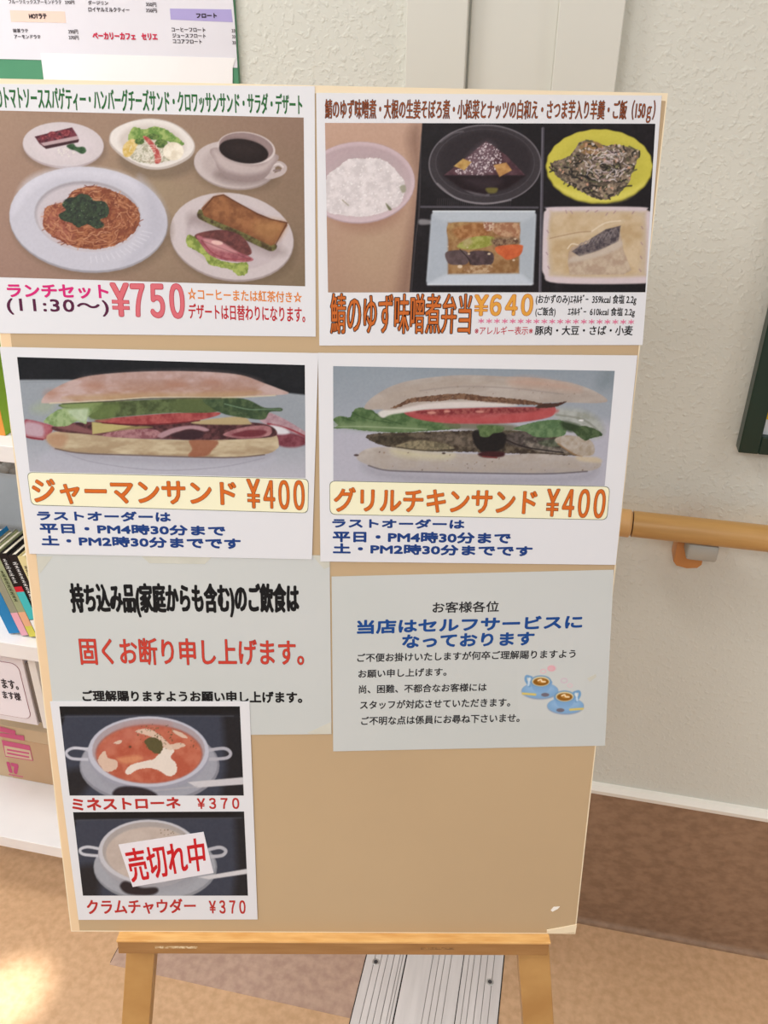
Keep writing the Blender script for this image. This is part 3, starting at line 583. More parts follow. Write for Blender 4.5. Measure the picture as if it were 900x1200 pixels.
    p.poly([(190, 735), (260, 705), (370, 698), (460, 730), (505, 780), (520, 840), (420, 850), (280, 800)], (120, 62, 60), tex=((92, 48, 48), 5, 18, 2.6)); p.poly([(200, 730), (260, 748), (380, 800), (528, 862), (500, 884), (380, 878), (290, 850), (240, 800)], (176, 96, 106), tex=((146, 70, 82), 5, 19, 2.6)); p.poly([(240, 748), (330, 760), (400, 800), (440, 830), (340, 820), (270, 790)], (196, 128, 134), f=1.5); p.ell(322, 772, 34, 12, (226, 178, 172), .15); p.line([(232, 760), (300, 835), (400, 868), (520, 866)], 1.2, (150, 60, 70)); p.line([(168, 730), (195, 745), (520, 872)], .7, (80, 44, 40), a=.4)
    # spaghetti plate
    p.at(0, 130, 3.913)
    p.ell(420, 530, 366, 225, (110, 88, 70), .08, f=6, a=.6); p.ell(406, 502, 364, 240, (152, 150, 162), .08); p.ell(405, 494, 363, 238, (190, 190, 206), .08); p.poly([(60, 470), (110, 330), (240, 270), (400, 262), (560, 290), (700, 380), (750, 480), (700, 420), (560, 330), (400, 300), (250, 310), (130, 380)], (206, 206, 222), f=5, a=.8)
    p.poly([(640, 300), (740, 420), (760, 540), (680, 640), (560, 710), (640, 620), (680, 500), (660, 400)], (176, 176, 194), f=6, a=.7)
    p.ell(402, 482, 244, 160, (160, 154, 164), .08, f=1.2); p.ell(404, 490, 238, 154, (194, 186, 196), .08, f=2)
    for k in range(14): a = 0.35+k*.09; p.line([(402+268*math.cos(a), 490+178*math.sin(a)), (402+312*math.cos(a), 490+206*math.sin(a))], .9, (220, 220, 232), a=.55)
    noo = [(196, 500), (215, 440), (290, 420), (340, 365), (430, 345), (530, 370), (610, 420), (642, 480), (620, 550), (540, 610), (440, 634), (330, 620), (250, 580), (205, 540)]
    p.poly(noo, (166, 96, 60), tex=((132, 66, 44), 4, 22, 3), rag=1.6); p.poly([(200, 500), (230, 445), (330, 430), (330, 600), (250, 575)], (176, 96, 84), f=5, a=.5); p.strands(noo, 330, 13, 1.0, [(198, 130, 88), (184, 112, 74), (140, 66, 44), (206, 144, 104), (120, 54, 38)], 8)
    leaf = [(285, 430), (310, 400), (345, 395), (370, 380), (410, 388), (430, 410), (480, 415), (500, 450), (492, 485), (460, 500), (476, 525), (440, 540), (400, 520), (360, 535), (330, 515), (285, 500), (270, 475), (300, 455)]
    p.poly(leaf, (46, 56, 46), tex=((60, 76, 54), 4, 24, 3), rag=1.2)
    for q in ((320, 430, 32, 26), (378, 408, 32, 22), (350, 470, 40, 28), (430, 435, 30, 22), (445, 515, 34, 18), (470, 460, 26, 28), (302, 482, 26, 18)): p.ell(q[0], q[1], q[2], q[3], (62, 82, 58), .4, f=1.4, a=.75, tex=((42, 48, 46), 2.5, 25, 3.4))
    p.specks(leaf, 40, .4, .9, [(92, 122, 80), (110, 130, 100), (30, 44, 40)], 5)
    p.grain(8, 31)
def paint_bento(p):
    w = np.clip((p.Y-144)/200, 0, 1)[..., None]; p.C[:] = np.array([196, 156, 134.])*(1-w)+np.array([172, 134, 110.])*w
    m = np.exp(-((p.X-440)/40)**2-((p.Y-290)/60)**2); p.mixm(m*.5, (184, 156, 124))
    p.at(375, 140, 5.714)
    p.ell(300, 560, 250, 190, (156, 108, 88), f=8, a=.6); p.poly([(590, 120), (680, 120), (610, 1160), (520, 1160), (640, 500)], (132, 96, 80), f=8, a=.75)
    p.ell(262, 424, 374, 274, (176, 150, 158), -.03); p.ell(262, 420, 371, 269, (204, 180, 190), -.03); p.ell(258, 426, 352, 248, (176, 154, 160), -.03, f=1.5, grad=(202, 180, 188)); p.poly([(40, 240), (200, 175), (400, 185), (540, 260), (600, 380), (480, 250), (200, 240), (40, 330)], (186, 160, 168), f=6, a=.8)
    rice = [(40, 400), (110, 330), (190, 268), (300, 262), (400, 262), (480, 310), (540, 380), (570, 440), (540, 560), (450, 610), (300, 650), (150, 640), (40, 600)]
    p.poly(rice, (224, 216, 220), rag=1.6, tex=((204, 196, 200), 6, 31, 2.4)); p.specks(rice, 240, .7, 1.4, [(230, 223, 227), (220, 213, 216), (208, 201, 202), (234, 229, 232)], 6)
    p.poly([(535, 450), (570, 440), (575, 480), (550, 490)], (158, 156, 136), f=1); p.poly([(440, 560), (480, 600), (460, 606)], (116, 118, 86), f=.8); p.line([(150, 540), (190, 575)], 1.2, (160, 150, 130))
    # black tray with its compartments
    p.poly([(686, 10), (2400, 10), (2400, 1200), (596, 1200)], (28, 24, 28), sm=False)
    p.line([(676, 120), (664, 600), (640, 800), (610, 1160)], 1.6, (120, 112, 116), a=.35); p.tex((46, 42, 48), 16, 33, .5, .9, .5, clip=p.T([(690, 20), (2400, 20), (2400, 1200), (610, 1200)]))
    p.poly([(668, 668), (745, 676), (745, 700), (668, 704)], (150, 148, 154), f=1.3, a=.8)
    p.at(490, 140, 5.714)
    p.line([(20, 585), (800, 590)], 2.6, (78, 74, 84)); p.line([(836, 60), (826, 600), (815, 1200)], 3.6, (72, 68, 80)); p.line([(832, 60), (822, 600), (811, 1200)], .9, (132, 128, 140), a=.7); p.line([(850, 590), (1500, 600)], 2.4, (70, 66, 78))
    for k in range(36): x = 130+k*14; p.line([(x, 530), (x-3, 575)], .8, (70, 66, 72), a=.6)
    # clear bowl with the jelly triangle
    p.ell(448, 300, 374, 262, (58, 52, 58), f=1); p.ell(448, 300, 374, 262, (96, 88, 98), f=1, a=.0)
    a_ = np.linspace(0, 2*math.pi, 60); p.line([(448+374*math.cos(t), 300+262*math.sin(t)) for t in a_], 1.6, (136, 130, 140), a=.7); p.line([(448+330*math.cos(t), 290+225*math.sin(t)) for t in a_], 1.0, (92, 84, 94), a=.6)
    p.ell(448, 285, 318, 215, (42, 34, 40), f=4, a=.8); p.line([(130, 430), (260, 530), (440, 565), (620, 540)], 2.2, (150, 144, 152), a=.55); p.line([(150, 150), (230, 95), (300, 80)], 2, (130, 124, 134), a=.4); p.line([(300, 460), (380, 495), (470, 505)], 3, (126, 120, 130), a=.5)
    p.poly([(170, 375), (330, 250), (455, 145), (590, 240), (720, 375)], (96, 62, 72), sm=False, tex=((74, 44, 54), 6, 35, 2.5)); p.poly([(330, 255), (455, 150), (520, 200), (500, 280), (460, 370), (300, 370)], (126, 104, 116), f=5, a=.55)
    p.specks([(250, 350), (340, 250), (450, 160), (540, 210), (560, 290), (500, 370), (330, 370)], 260, .5, 1.2, [(196, 180, 190), (170, 150, 162), (220, 208, 214)], 9)
    p.poly([(170, 375), (720, 375), (600, 460), (450, 500), (300, 470)], (34, 20, 26), f=1.4, sm=False); p.poly([(300, 400), (560, 400), (470, 470)], (62, 48, 56), f=4, a=.6); p.poly([(455, 460), (530, 460), (520, 490), (470, 492)], (104, 96, 40), f=1.2)
    p.poly([(238, 312), (300, 262), (358, 285), (310, 340)], (202, 160, 82), sm=False, tex=((176, 130, 60), 5, 3, 2)); p.poly([(505, 305), (590, 288), (628, 340), (545, 385)], (202, 150, 82), sm=False, tex=((176, 120, 60), 5, 4, 2))
    # square dish of simmered vegetables
    p.poly([(100, 612), (780, 612), (790, 640), (770, 1100), (755, 1110), (65, 1108), (55, 1080), (90, 640)], (176, 188, 202), sm=False, f=1); p.poly([(190, 690), (690, 690), (680, 1030), (190, 1040)], (150, 160, 172), sm=False, f=3)
    p.poly([(92, 640), (190, 692), (188, 1040), (62, 1095)], (164, 176, 192), sm=False, f=2.5); p.poly([(690, 690), (785, 640), (765, 1100), (682, 1030)], (164, 176, 190), sm=False, f=2.5); p.poly([(190, 1040), (682, 1030), (765, 1100), (65, 1105)], (186, 198, 214), sm=False, f=2.5)
    p.line([(100, 615), (780, 615)], 1.6, (206, 216, 226)); p.line([(65, 1104), (760, 1104)], 1.2, (206, 214, 226))
    p.poly([(200, 692), (680, 690), (676, 1030), (200, 1035)], (142, 96, 52), sm=False, f=1.2, tex=((168, 126, 78), 7, 37, 2.8))
    p.poly([(205, 700), (400, 695), (330, 760), (260, 800), (210, 820)], (178, 140, 84), tex=((150, 106, 60), 6, 38, 2.5)); p.poly([(240, 730), (430, 690), (480, 760), (400, 790), (280, 800)], (150, 92, 46), f=2, tex=((182, 126, 74), 5, 39, 3)); p.poly([(510, 700), (670, 700), (668, 800), (580, 790), (500, 750)], (194, 150, 112), tex=((160, 104, 72), 4.5, 40, 3)); p.poly([(440, 690), (510, 695), (490, 745), (450, 740)], (206, 176, 150), tex=((150, 90, 70), 2, 41, 3))
    p.poly([(260, 850), (330, 800), (420, 780), (505, 788), (510, 830), (430, 860), (330, 870)], (138, 142, 46), tex=((166, 168, 80), 4, 42, 2.6)); p.poly([(300, 812), (350, 790), (360, 830), (310, 850)], (186, 160, 120), f=2, a=.6)
    p.poly([(500, 800), (650, 790), (670, 830), (520, 850)], (96, 66, 50), f=2, tex=((150, 120, 90), 3, 43, 3)); p.poly([(520, 855), (600, 840), (690, 840), (702, 860), (680, 910), (600, 940), (560, 915), (525, 890)], (222, 100, 48), tex=((200, 80, 36), 6, 44, 2))
    p.poly([(185, 890), (290, 875), (340, 900), (330, 965), (260, 975), (200, 960)], (84, 66, 68), tex=((104, 84, 86), 5, 45, 2.4)); p.poly([(350, 885), (490, 888), (500, 960), (420, 1000), (345, 960)], (90, 68, 72), tex=((66, 50, 52), 5, 46, 2.4)); p.line([(280, 870), (335, 930), (350, 970)], 1.2, (50, 38, 38))
    p.poly([(310, 985), (490, 975), (480, 1020), (340, 1025)], (190, 156, 116), tex=((150, 106, 66), 3, 47, 3), rag=1.2)
    for q in ((340, 900, 8), (330, 858, 6), (640, 942, 9), (280, 985, 16), (475, 900, 10), (200, 850, 5), (650, 800, 8)): p.ell(q[0], q[1], q[2], q[2]*.7, (214, 190, 160))
    # yellow scalloped dish and the fish dish
    p.at(370, 100, 2.143)
    n = 22; pts = []
    for k in range(n*6):
        t_ = 2*math.pi*k/(n*6); rr_ = 1+.008*math.cos(n*t_); pts.append((712+134*math.cos(t_)*rr_, 204+93*math.sin(t_)*rr_))
    p.poly(pts, (150, 140, 30), sm=False, f=1); p.poly([(712+(x-712)*.985, 202+(y-204)*.98) for x, y in pts], (206, 196, 58), sm=False, f=.8)
    p.ell(712, 206, 112, 74, (190, 180, 46), f=4, a=.8); p.ell(712, 200, 120, 80, (214, 206, 72), f=5, a=.35); p.poly([(600, 250), (650, 285), (712, 294), (780, 285), (832, 240), (780, 265), (712, 275), (640, 262)], (222, 214, 84), f=3, a=.8)
    food = [(592, 196), (640, 175), (660, 145), (690, 138), (720, 150), (760, 150), (812, 165), (802, 200), (790, 235), (772, 262), (735, 285), (700, 283), (660, 262), (620, 240), (597, 218)]
    p.poly(food, (92, 78, 66), rag=2, tex=((148, 128, 106), 3.6, 51, 3.4)); p.ell(692, 158, 30, 18, (164, 126, 76), f=1, tex=((136, 100, 60), 3, 52, 2))
    p.strands(food, 90, 12, 2.0, [(38, 36, 34), (52, 48, 40), (30, 30, 32), (84, 84, 58)], 21); p.specks(food, 170, .8, 2.0, [(196, 168, 146), (206, 150, 120), (60, 52, 46), (140, 136, 90), (212, 198, 190)], 22)
    p.strands([(670, 170), (760, 160), (780, 210), (740, 240), (690, 230)], 80, 9, 1.0, [(214, 200, 204), (190, 176, 182), (226, 216, 216), (150, 120, 124)], 23)
    p.at(600, 60, 4.285)
    p.poly([(170, 800), (220, 782), (640, 782), (680, 800), (720, 840), (740, 1130), (690, 1165), (230, 1165), (160, 1120), (152, 1050), (158, 840)], (206, 190, 198), f=1); p.poly([(190, 830), (240, 805), (640, 805), (672, 830), (672, 1090), (640, 1132), (240, 1132), (185, 1090)], (196, 176, 150), f=2)
    p.poly([(195, 850), (260, 812), (420, 815), (620, 815), (655, 870), (640, 1080), (610, 1120), (250, 1118), (200, 1060)], (190, 160, 116), f=3, tex=((206, 182, 146), 16, 55, 2.5))
    p.poly([(190, 935), (330, 905), (420, 900), (540, 850), (560, 860), (440, 900), (360, 930), (200, 945)], (206, 184, 150), f=2, a=.8); p.line([(190, 940), (320, 912), (400, 905)], 1.2, (160, 124, 88), a=.7); p.line([(400, 905), (470, 862), (545, 852)], 1.6, (226, 210, 184), a=.8)
    p.poly([(285, 1010), (300, 985), (540, 880), (560, 1000), (600, 1100), (560, 1122), (290, 1124), (280, 1060)], (176, 150, 128), sm=False, tex=((196, 176, 152), 7, 56, 2.5)); p.poly([(300, 1005), (345, 975), (385, 965), (400, 938), (470, 895), (545, 876), (535, 955), (440, 1000), (340, 1032)], (70, 62, 70), sm=False, tex=((110, 98, 100), 3.5, 57, 3))
    for k in range(9): x = 400+k*17; p.line([(x-70+k*4, 990-k*8), (x-48+k*4, 962-k*9), (x-30+k*4, 985-k*8)], 1.1, (132, 122, 126), a=.7)
    p.poly([(300, 1035), (440, 1000), (540, 950), (545, 985), (440, 1030), (300, 1060)], (196, 182, 168), f=2, a=.8); p.line([(280, 990), (300, 968), (330, 972)], 1.4, (226, 212, 190), a=.8)
    for x, y, a in ((270, 800, 1.2), (295, 803, .9), (385, 800, 2.6), (430, 800, 2.6), (480, 812, 2.2), (520, 803, 2.3), (612, 805, 2.2), (650, 880, 1), (648, 960, 1), (645, 1030, 1), (640, 1095, 1), (172, 1010, 1), (176, 900, 1), (180, 1080, 1)): p.line([(x, y), (x+14*math.cos(a), y+14*math.sin(a))], 1.1, (150, 112, 130), a=.7)
    p.grain(8, 32)
def paint_ham(p):
    p.at(10, 410, 4.737)
    p.C[:] = (142, 152, 164); p.tex((156, 166, 178), 40, 61, .4, .7, .4, st=3)
    v = np.clip((p.Y-505)/50, 0, 1); p.mixm(v*.85, (178, 178, 194))
    p.poly([(0, 0), (1700, 40), (1700, 255), (1540, 238), (900, 200), (700, 180), (330, 165), (0, 166)], (26, 28, 33), sm=False, f=1.2); p.tex((38, 40, 46), 20, 62, .5, .9, .5, clip=p.T([(0, 0), (1700, 40), (1700, 230), (330, 160), (0, 160)]))
    p.line([(80, 180), (300, 176)], 1.4, (120, 132, 142), a=.5)
    # plate rim and shadow under the roll
    p.ell(830, 600, 660, 110, (170, 172, 190), f=3, a=.5); p.line([(310, 570), (480, 625), (830, 668), (1180, 650), (1420, 600)], 1.1, (142, 142, 158), a=.7)
    p.poly([(260, 548), (700, 590), (1300, 590), (1480, 560), (1380, 610), (1000, 630), (500, 610)], (150, 150, 166), f=5, a=.8)
    # onion and ham tails at both ends
    p.poly([(88, 395), (120, 388), (210, 410), (250, 425), (230, 470), (190, 500), (92, 480)], (150, 60, 76), tex=((176, 96, 108), 5, 63, 2)); p.poly([(96, 402), (185, 418), (188, 482), (94, 468)], (182, 150, 166), f=2); p.line([(92, 482), (190, 498)], 1.6, (130, 34, 48))
    p.poly([(1380, 360), (1440, 345), (1560, 400), (1700, 490), (1690, 505), (1560, 455), (1420, 410)], (156, 116, 130), tex=((182, 150, 160), 5, 64, 2)); p.line([(1440, 410), (1560, 440), (1690, 502)], 2, (150, 50, 62)); p.poly([(1470, 470), (1560, 460), (1680, 500), (1600, 540), (1500, 530)], (112, 44, 58), f=1.5, tex=((140, 70, 84), 5, 65, 2)); p.poly([(1450, 420), (1520, 430), (1560, 462), (1490, 468)], (206, 206, 216), f=1.5)
    p.poly([(130, 320), (200, 280), (260, 290), (220, 350), (140, 345)], (150, 166, 140), f=5, a=.7)
    # bottom roll
    bot = [(210, 490), (260, 455), (400, 460), (700, 490), (1100, 500), (1400, 480), (1480, 470), (1500, 520), (1490, 550), (1420, 580), (1200, 595), (700, 582), (400, 570), (260, 545)]
    p.poly(bot, (176, 156, 122), tex=((196, 180, 146), 8, 66, 2.4, 0, 3), grad=(158, 132, 100)); p.poly([(205, 490), (260, 458), (330, 480), (300, 540), (250, 540)], (172, 124, 92), f=3, a=.7); p.line([(260, 548), (400, 573), (700, 585), (1200, 598), (1420, 582)], 1.6, (98, 76, 66), a=.8)
    p.poly([(1010, 500), (1160, 505), (1130, 560), (1090, 590), (1000, 590), (1020, 550)], (150, 82, 56), f=2, a=.85, rag=1.4)
    # fillings
    p.poly([(250, 425), (430, 400), (900, 400), (1300, 400), (1450, 420), (1490, 470), (1400, 490), (1100, 500), (700, 490), (400, 465), (270, 452)], (66, 36, 40), tex=((100, 56, 60), 5, 67, 3))
    p.poly([(260, 430), (350, 410), (440, 440), (520, 470), (420, 462)], (128, 78, 80), f=1.4); p.poly([(520, 475), (640, 440), (800, 440), (850, 470), (800, 492), (640, 488)], (134, 76, 86), tex=((168, 116, 122), 4, 68, 2.5))
    p.poly([(830, 470), (920, 432), (1040, 420), (1110, 440), (1090, 452), (1000, 440), (900, 470), (850, 490)], (168, 128, 138), f=1); p.poly([(900, 472), (1000, 446), (1080, 455), (1060, 490), (960, 496)], (58, 34, 42), f=1.5); p.poly([(1190, 470), (1300, 430), (1420, 420), (1460, 440), (1440, 478), (1300, 492)], (146, 86, 94), tex=((176, 120, 124), 6, 69, 2)); p.poly([(1240, 470), (1330, 445), (1430, 450), (1400, 478), (1300, 484)], (112, 42, 52), f=1.2)
    p.poly([(462, 400), (700, 425), (560, 455), (466, 468)], (178, 166, 100), sm=False); p.poly([(700, 425), (800, 430), (640, 445), (560, 455)], (140, 126, 78), f=1); p.poly([(1040, 395), (1280, 370), (1340, 400), (1320, 415), (1050, 412)], (176, 156, 110), f=1)
    tom = [(480, 390), (640, 372), (900, 352), (1140, 345), (1170, 360), (1060, 390), (900, 412), (700, 415), (540, 405)]
    p.poly(tom, (150, 50, 54), tex=((176, 78, 76), 6, 70, 2.4)); p.line([(520, 405), (700, 415), (900, 410), (1060, 392)], 1.4, (104, 32, 38))
    p.poly([(300, 300), (700, 280), (1200, 262), (1250, 290), (1150, 345), (900, 350), (640, 370), (480, 385), (420, 350), (330, 330)], (66, 80, 46), tex=((94, 112, 66), 6, 71, 2.6)); p.poly([(900, 290), (1050, 262), (1240, 275), (1180, 330), (1000, 345), (920, 330)], (84, 100, 56), f=2)
    p.poly([(1080, 272), (1300, 270), (1420, 320), (1510, 322), (1515, 340), (1450, 345), (1420, 385), (1330, 380), (1180, 350)], (50, 72, 46), tex=((76, 98, 62), 5, 72, 2.6)); p.line([(1200, 300), (1330, 330), (1420, 330), (1510, 332)], 1.2, (100, 132, 100))
    p.poly([(195, 395), (260, 340), (310, 325), (400, 325), (470, 310), (500, 330), (440, 372), (430, 410), (380, 395), (330, 420), (270, 425), (220, 410)], (150, 176, 120), tex=((112, 146, 84), 5, 73, 2.8), rag=1); p.poly([(330, 335), (440, 320), (425, 400), (370, 380)], (186, 204, 178), f=2, a=.7); p.poly([(300, 300), (420, 290), (520, 290), (480, 320), (320, 325)], (122, 146, 84), f=2); p.poly([(480, 310), (620, 300), (560, 380), (450, 380)], (96, 118, 60), f=3, a=.8)
    # top roll
    top = [(182, 290), (210, 245), (300, 190), (420, 150), (600, 128), (850, 118), (1100, 122), (1290, 140), (1420, 185), (1500, 215), (1555, 240), (1480, 252), (1200, 262), (800, 262), (560, 278), (350, 292), (220, 296)]
    p.poly(top, (172, 138, 130), tex=((188, 160, 156), 9, 74, 2.6, 0, 2.5), grad=(166, 118, 92)); p.poly([(420, 160), (850, 125), (1200, 135), (1400, 185), (1200, 190), (800, 170), (500, 190)], (186, 158, 158), f=6, a=.6, tex=((166, 130, 122), 9, 75, 3))
    p.poly([(300, 268), (600, 245), (1000, 240), (1400, 235), (1200, 264), (800, 264), (560, 280)], (180, 148, 104), f=3, a=.75); p.line([(230, 296), (560, 280), (800, 264), (1200, 264), (1480, 253)], 1.5, (206, 192, 160), a=.8); p.line([(300, 300), (560, 286), (800, 270), (1180, 268)], 1.1, (50, 50, 34), a=.7)
    for q in ((930, 190, 60, 22), (1130, 180, 50, 20), (470, 200, 60, 18), (240, 245, 40, 20)): p.ell(*q, (170, 112, 88), f=5, a=.5)
    p.grain(8, 33)
def paint_chicken(p):
    p.at(380, 420, 5)
    v = np.clip((p.Y-430)/130, 0, 1)[..., None]; p.C[:] = np.array([134, 148, 162.])*(1-v)+np.array([166, 170, 186.])*v; p.tex((150, 162, 176), 30, 81, .4, .8, .35, st=4)
    p.poly([(40, 430), (250, 420), (1700, 380), (1750, 760), (40, 760)], (172, 172, 190), f=6, a=.9); p.poly([(1640, 60), (1700, 60), (1690, 160), (1600, 170)], (112, 128, 138), f=8, a=.6)
    p.poly([(220, 620), (400, 665), (900, 690), (1400, 690), (1600, 640), (1500, 720), (900, 740), (350, 700)], (148, 148, 162), f=6, a=.8)
    # right-hand pale flesh under the top
    p.poly([(1330, 300), (1500, 300), (1600, 350), (1640, 430), (1560, 470), (1400, 390)], (142, 148, 140), f=4, tex=((166, 172, 170), 8, 82, 2.4)); p.line([(1360, 330), (1520, 360), (1620, 440)], 2.4, (112, 116, 104), a=.5)
    # fillings
    fill = [(250, 470), (300, 440), (600, 430), (1000, 420), (1200, 430), (1500, 480), (1560, 540), (1500, 570), (1200, 560), (900, 550), (600, 545), (380, 520)]
    p.poly(fill, (58, 48, 40), tex=((100, 88, 72), 5, 83, 3), rag=1.2)
    for pts, c in (([(420, 510), (560, 478), (700, 500), (760, 530), (640, 545), (500, 535)], (142, 130, 100)), ([(560, 455), (760, 445), (900, 480), (960, 520), (840, 520), (680, 480)], (112, 98, 84)), ([(1040, 460), (1150, 430), (1300, 460), (1380, 510), (1250, 530), (1100, 510)], (92, 82, 78)), ([(1170, 480), (1340, 520), (1460, 530), (1420, 555), (1250, 545)], (134, 124, 114)), ([(280, 465), (380, 450), (520, 460), (440, 500), (320, 500)], (76, 66, 52)), ([(1250, 490), (1380, 470), (1440, 500), (1330, 520)], (92, 100, 80))):
        p.poly(pts, c, f=1.2, tex=(tuple(int(q*.7) for q in c), 3.5, 84, 3))
    p.line([(430, 520), (600, 540), (760, 535)], 1.2, (44, 34, 28)); p.line([(1050, 470), (1180, 520), (1400, 552)], 1.4, (34, 28, 28))
    p.poly([(870, 430), (960, 410), (1060, 440), (1050, 520), (960, 560), (890, 520)], (30, 26, 26), f=2, rag=1.2)
    # bottom roll
    bot = [(190, 580), (250, 530), (380, 520), (600, 548), (900, 560), (1050, 565), (1250, 558), (1480, 580), (1600, 600), (1620, 630), (1550, 660), (1300, 672), (900, 668), (560, 660), (350, 650), (240, 618)]
    p.poly(bot, (186, 178, 172), tex=((166, 156, 148), 8, 85, 2.4, 0, 2), grad=(158, 150, 148)); p.poly([(400, 530), (600, 552), (760, 560), (700, 590), (450, 575)], (196, 190, 150), f=4, a=.7); p.line([(260, 628), (360, 655), (560, 664), (900, 672), (1300, 676), (1540, 662)], 1.6, (92, 84, 90), a=.85)
    p.poly([(905, 555), (960, 545), (1050, 550), (1045, 575), (960, 582), (910, 572)], (64, 26, 30), f=1.2); p.line([(930, 575), (1010, 582)], 1.6, (120, 50, 50)); p.specks(bot, 26, .4, 1.1, [(112, 92, 84), (146, 120, 100)], 31); p.ell(188, 567, 14, 6, (70, 50, 46)); p.ell(700, 556, 10, 5, (60, 44, 40))
    # chicken edge at the right
    p.poly([(1350, 480), (1420, 450), (1560, 480), (1580, 560), (1500, 570), (1430, 540)], (176, 166, 156), tex=((156, 140, 120), 5, 86, 2)); p.line([(1370, 500), (1460, 560), (1510, 575)], 1.6, (150, 104, 60), a=.7); p.poly([(1480, 575), (1600, 580), (1620, 610), (1500, 600)], (192, 176, 150), f=1.6)
    # greens
    leaf = [(50, 360), (90, 338), (150, 345), (165, 315), (200, 288), (270, 298), (320, 325), (420, 310), (480, 318), (560, 350), (760, 370), (800, 400), (760, 415), (560, 428), (420, 434), (250, 425), (150, 412), (55, 410), (80, 390)]
    p.poly(leaf, (66, 98, 54), tex=((94, 124, 76), 6, 87, 2.8), rag=.9); p.poly([(60, 385), (200, 375), (420, 395), (600, 408), (540, 425), (300, 425), (150, 408)], (116, 142, 96), f=3, a=.75); p.line([(70, 400), (250, 400), (600, 415)], 1.1, (160, 178, 140), a=.7)
    for pts in ([(165, 315), (240, 350), (400, 380)], [(270, 300), (330, 345), (450, 385)], [(100, 345), (180, 370)]): p.line(pts, 1.0, (40, 66, 34), a=.6)
    p.poly([(700, 380), (900, 378), (1100, 390), (1150, 420), (1000, 430), (900, 420), (760, 410)], (104, 102, 78), f=2, a=.8)
    p.poly([(895, 395), (960, 390), (1050, 400), (1040, 430), (990, 440), (960, 460), (915, 455), (905, 420)], (72, 98, 54), tex=((96, 122, 72), 4, 88, 2.6)); p.poly([(1110, 410), (1250, 370), (1380, 360), (1420, 400), (1405, 450), (1330, 462), (1240, 460), (1180, 430)], (76, 110, 68), tex=((104, 136, 90), 5, 89, 2.6), rag=.9)
    p.poly([(1450, 410), (1520, 395), (1590, 415), (1630, 450), (1560, 470), (1530, 482), (1480, 450)], (76, 98, 62), tex=((52, 74, 42), 4, 90, 3), rag=.9); p.poly([(1390, 370), (1460, 380), (1500, 400), (1450, 430), (1400, 410)], (46, 64, 38), f=2)
    # tomato
    p.poly([(470, 312), (560, 300), (900, 288), (1240, 285), (1345, 280), (1350, 320), (1300, 350), (1100, 378), (850, 382), (700, 378), (560, 358), (490, 335)], (160, 56, 60), tex=((182, 84, 86), 7, 91, 2.4)); p.poly([(540, 308), (900, 292), (1240, 290), (1200, 318), (900, 322), (640, 332)], (128, 40, 46), f=1.4, tex=((160, 76, 72), 3, 92, 3)); p.poly([(500, 330), (700, 345), (1000, 340), (1340, 300), (1345, 325), (1200, 365), (900, 380), (650, 370)], (188, 72, 74), f=2, a=.75)
    for q in ((630, 318, 24, 8), (720, 310, 18, 7), (910, 312, 24, 7)): p.ell(*q, (204, 130, 118), f=1)
    # top roll with its browned cut
    top = [(235, 285), (280, 230), (400, 160), (560, 120), (800, 98), (1050, 105), (1250, 115), (1450, 145), (1580, 190), (1660, 245), (1600, 262), (1400, 258), (1250, 262), (1100, 272), (850, 286), (600, 296), (400, 316), (345, 345), (320, 320), (345, 300), (260, 300)]
    p.poly(top, (182, 174, 168), tex=((164, 152, 144), 10, 93, 2.6, -.1, 3), grad=(172, 158, 150)); p.poly([(300, 250), (500, 165), (800, 130), (1100, 145), (900, 165), (560, 210), (330, 285)], (170, 156, 144), f=5, a=.6); p.poly([(1080, 130), (1200, 112), (1420, 150), (1500, 190), (1300, 175), (1120, 160)], (188, 150, 132), f=5, a=.7)
    p.line([(560, 190), (800, 165), (1100, 175), (1400, 210)], 1.6, (140, 130, 128), a=.5)
    p.poly([(390, 290), (450, 262), (500, 235), (600, 222), (800, 205), (950, 222), (1150, 240), (1280, 262), (1330, 262), (1250, 274), (1000, 262), (800, 240), (650, 252), (520, 258), (430, 288)], (96, 64, 48), rag=1.3, tex=((130, 96, 72), 3, 94, 3))
    p.poly([(1240, 290), (1280, 265), (1360, 262), (1420, 252), (1350, 285)], (72, 46, 38), f=1.2, rag=1); p.poly([(400, 308), (600, 265), (850, 252), (1100, 268), (1100, 280), (850, 288), (600, 298), (400, 320)], (206, 198, 196), f=1.4)
    p.poly([(315, 325), (345, 305), (420, 302), (600, 290), (500, 312), (390, 330), (345, 348)], (206, 204, 200), f=1.2); p.specks([(300, 240), (800, 120), (1300, 140), (1500, 220), (400, 260)], 20, .4, .9, [(140, 120, 110)], 33); p.ell(1505, 385-22, 14, 5, (226, 228, 234), f=.8)
    p.grain(8, 34)
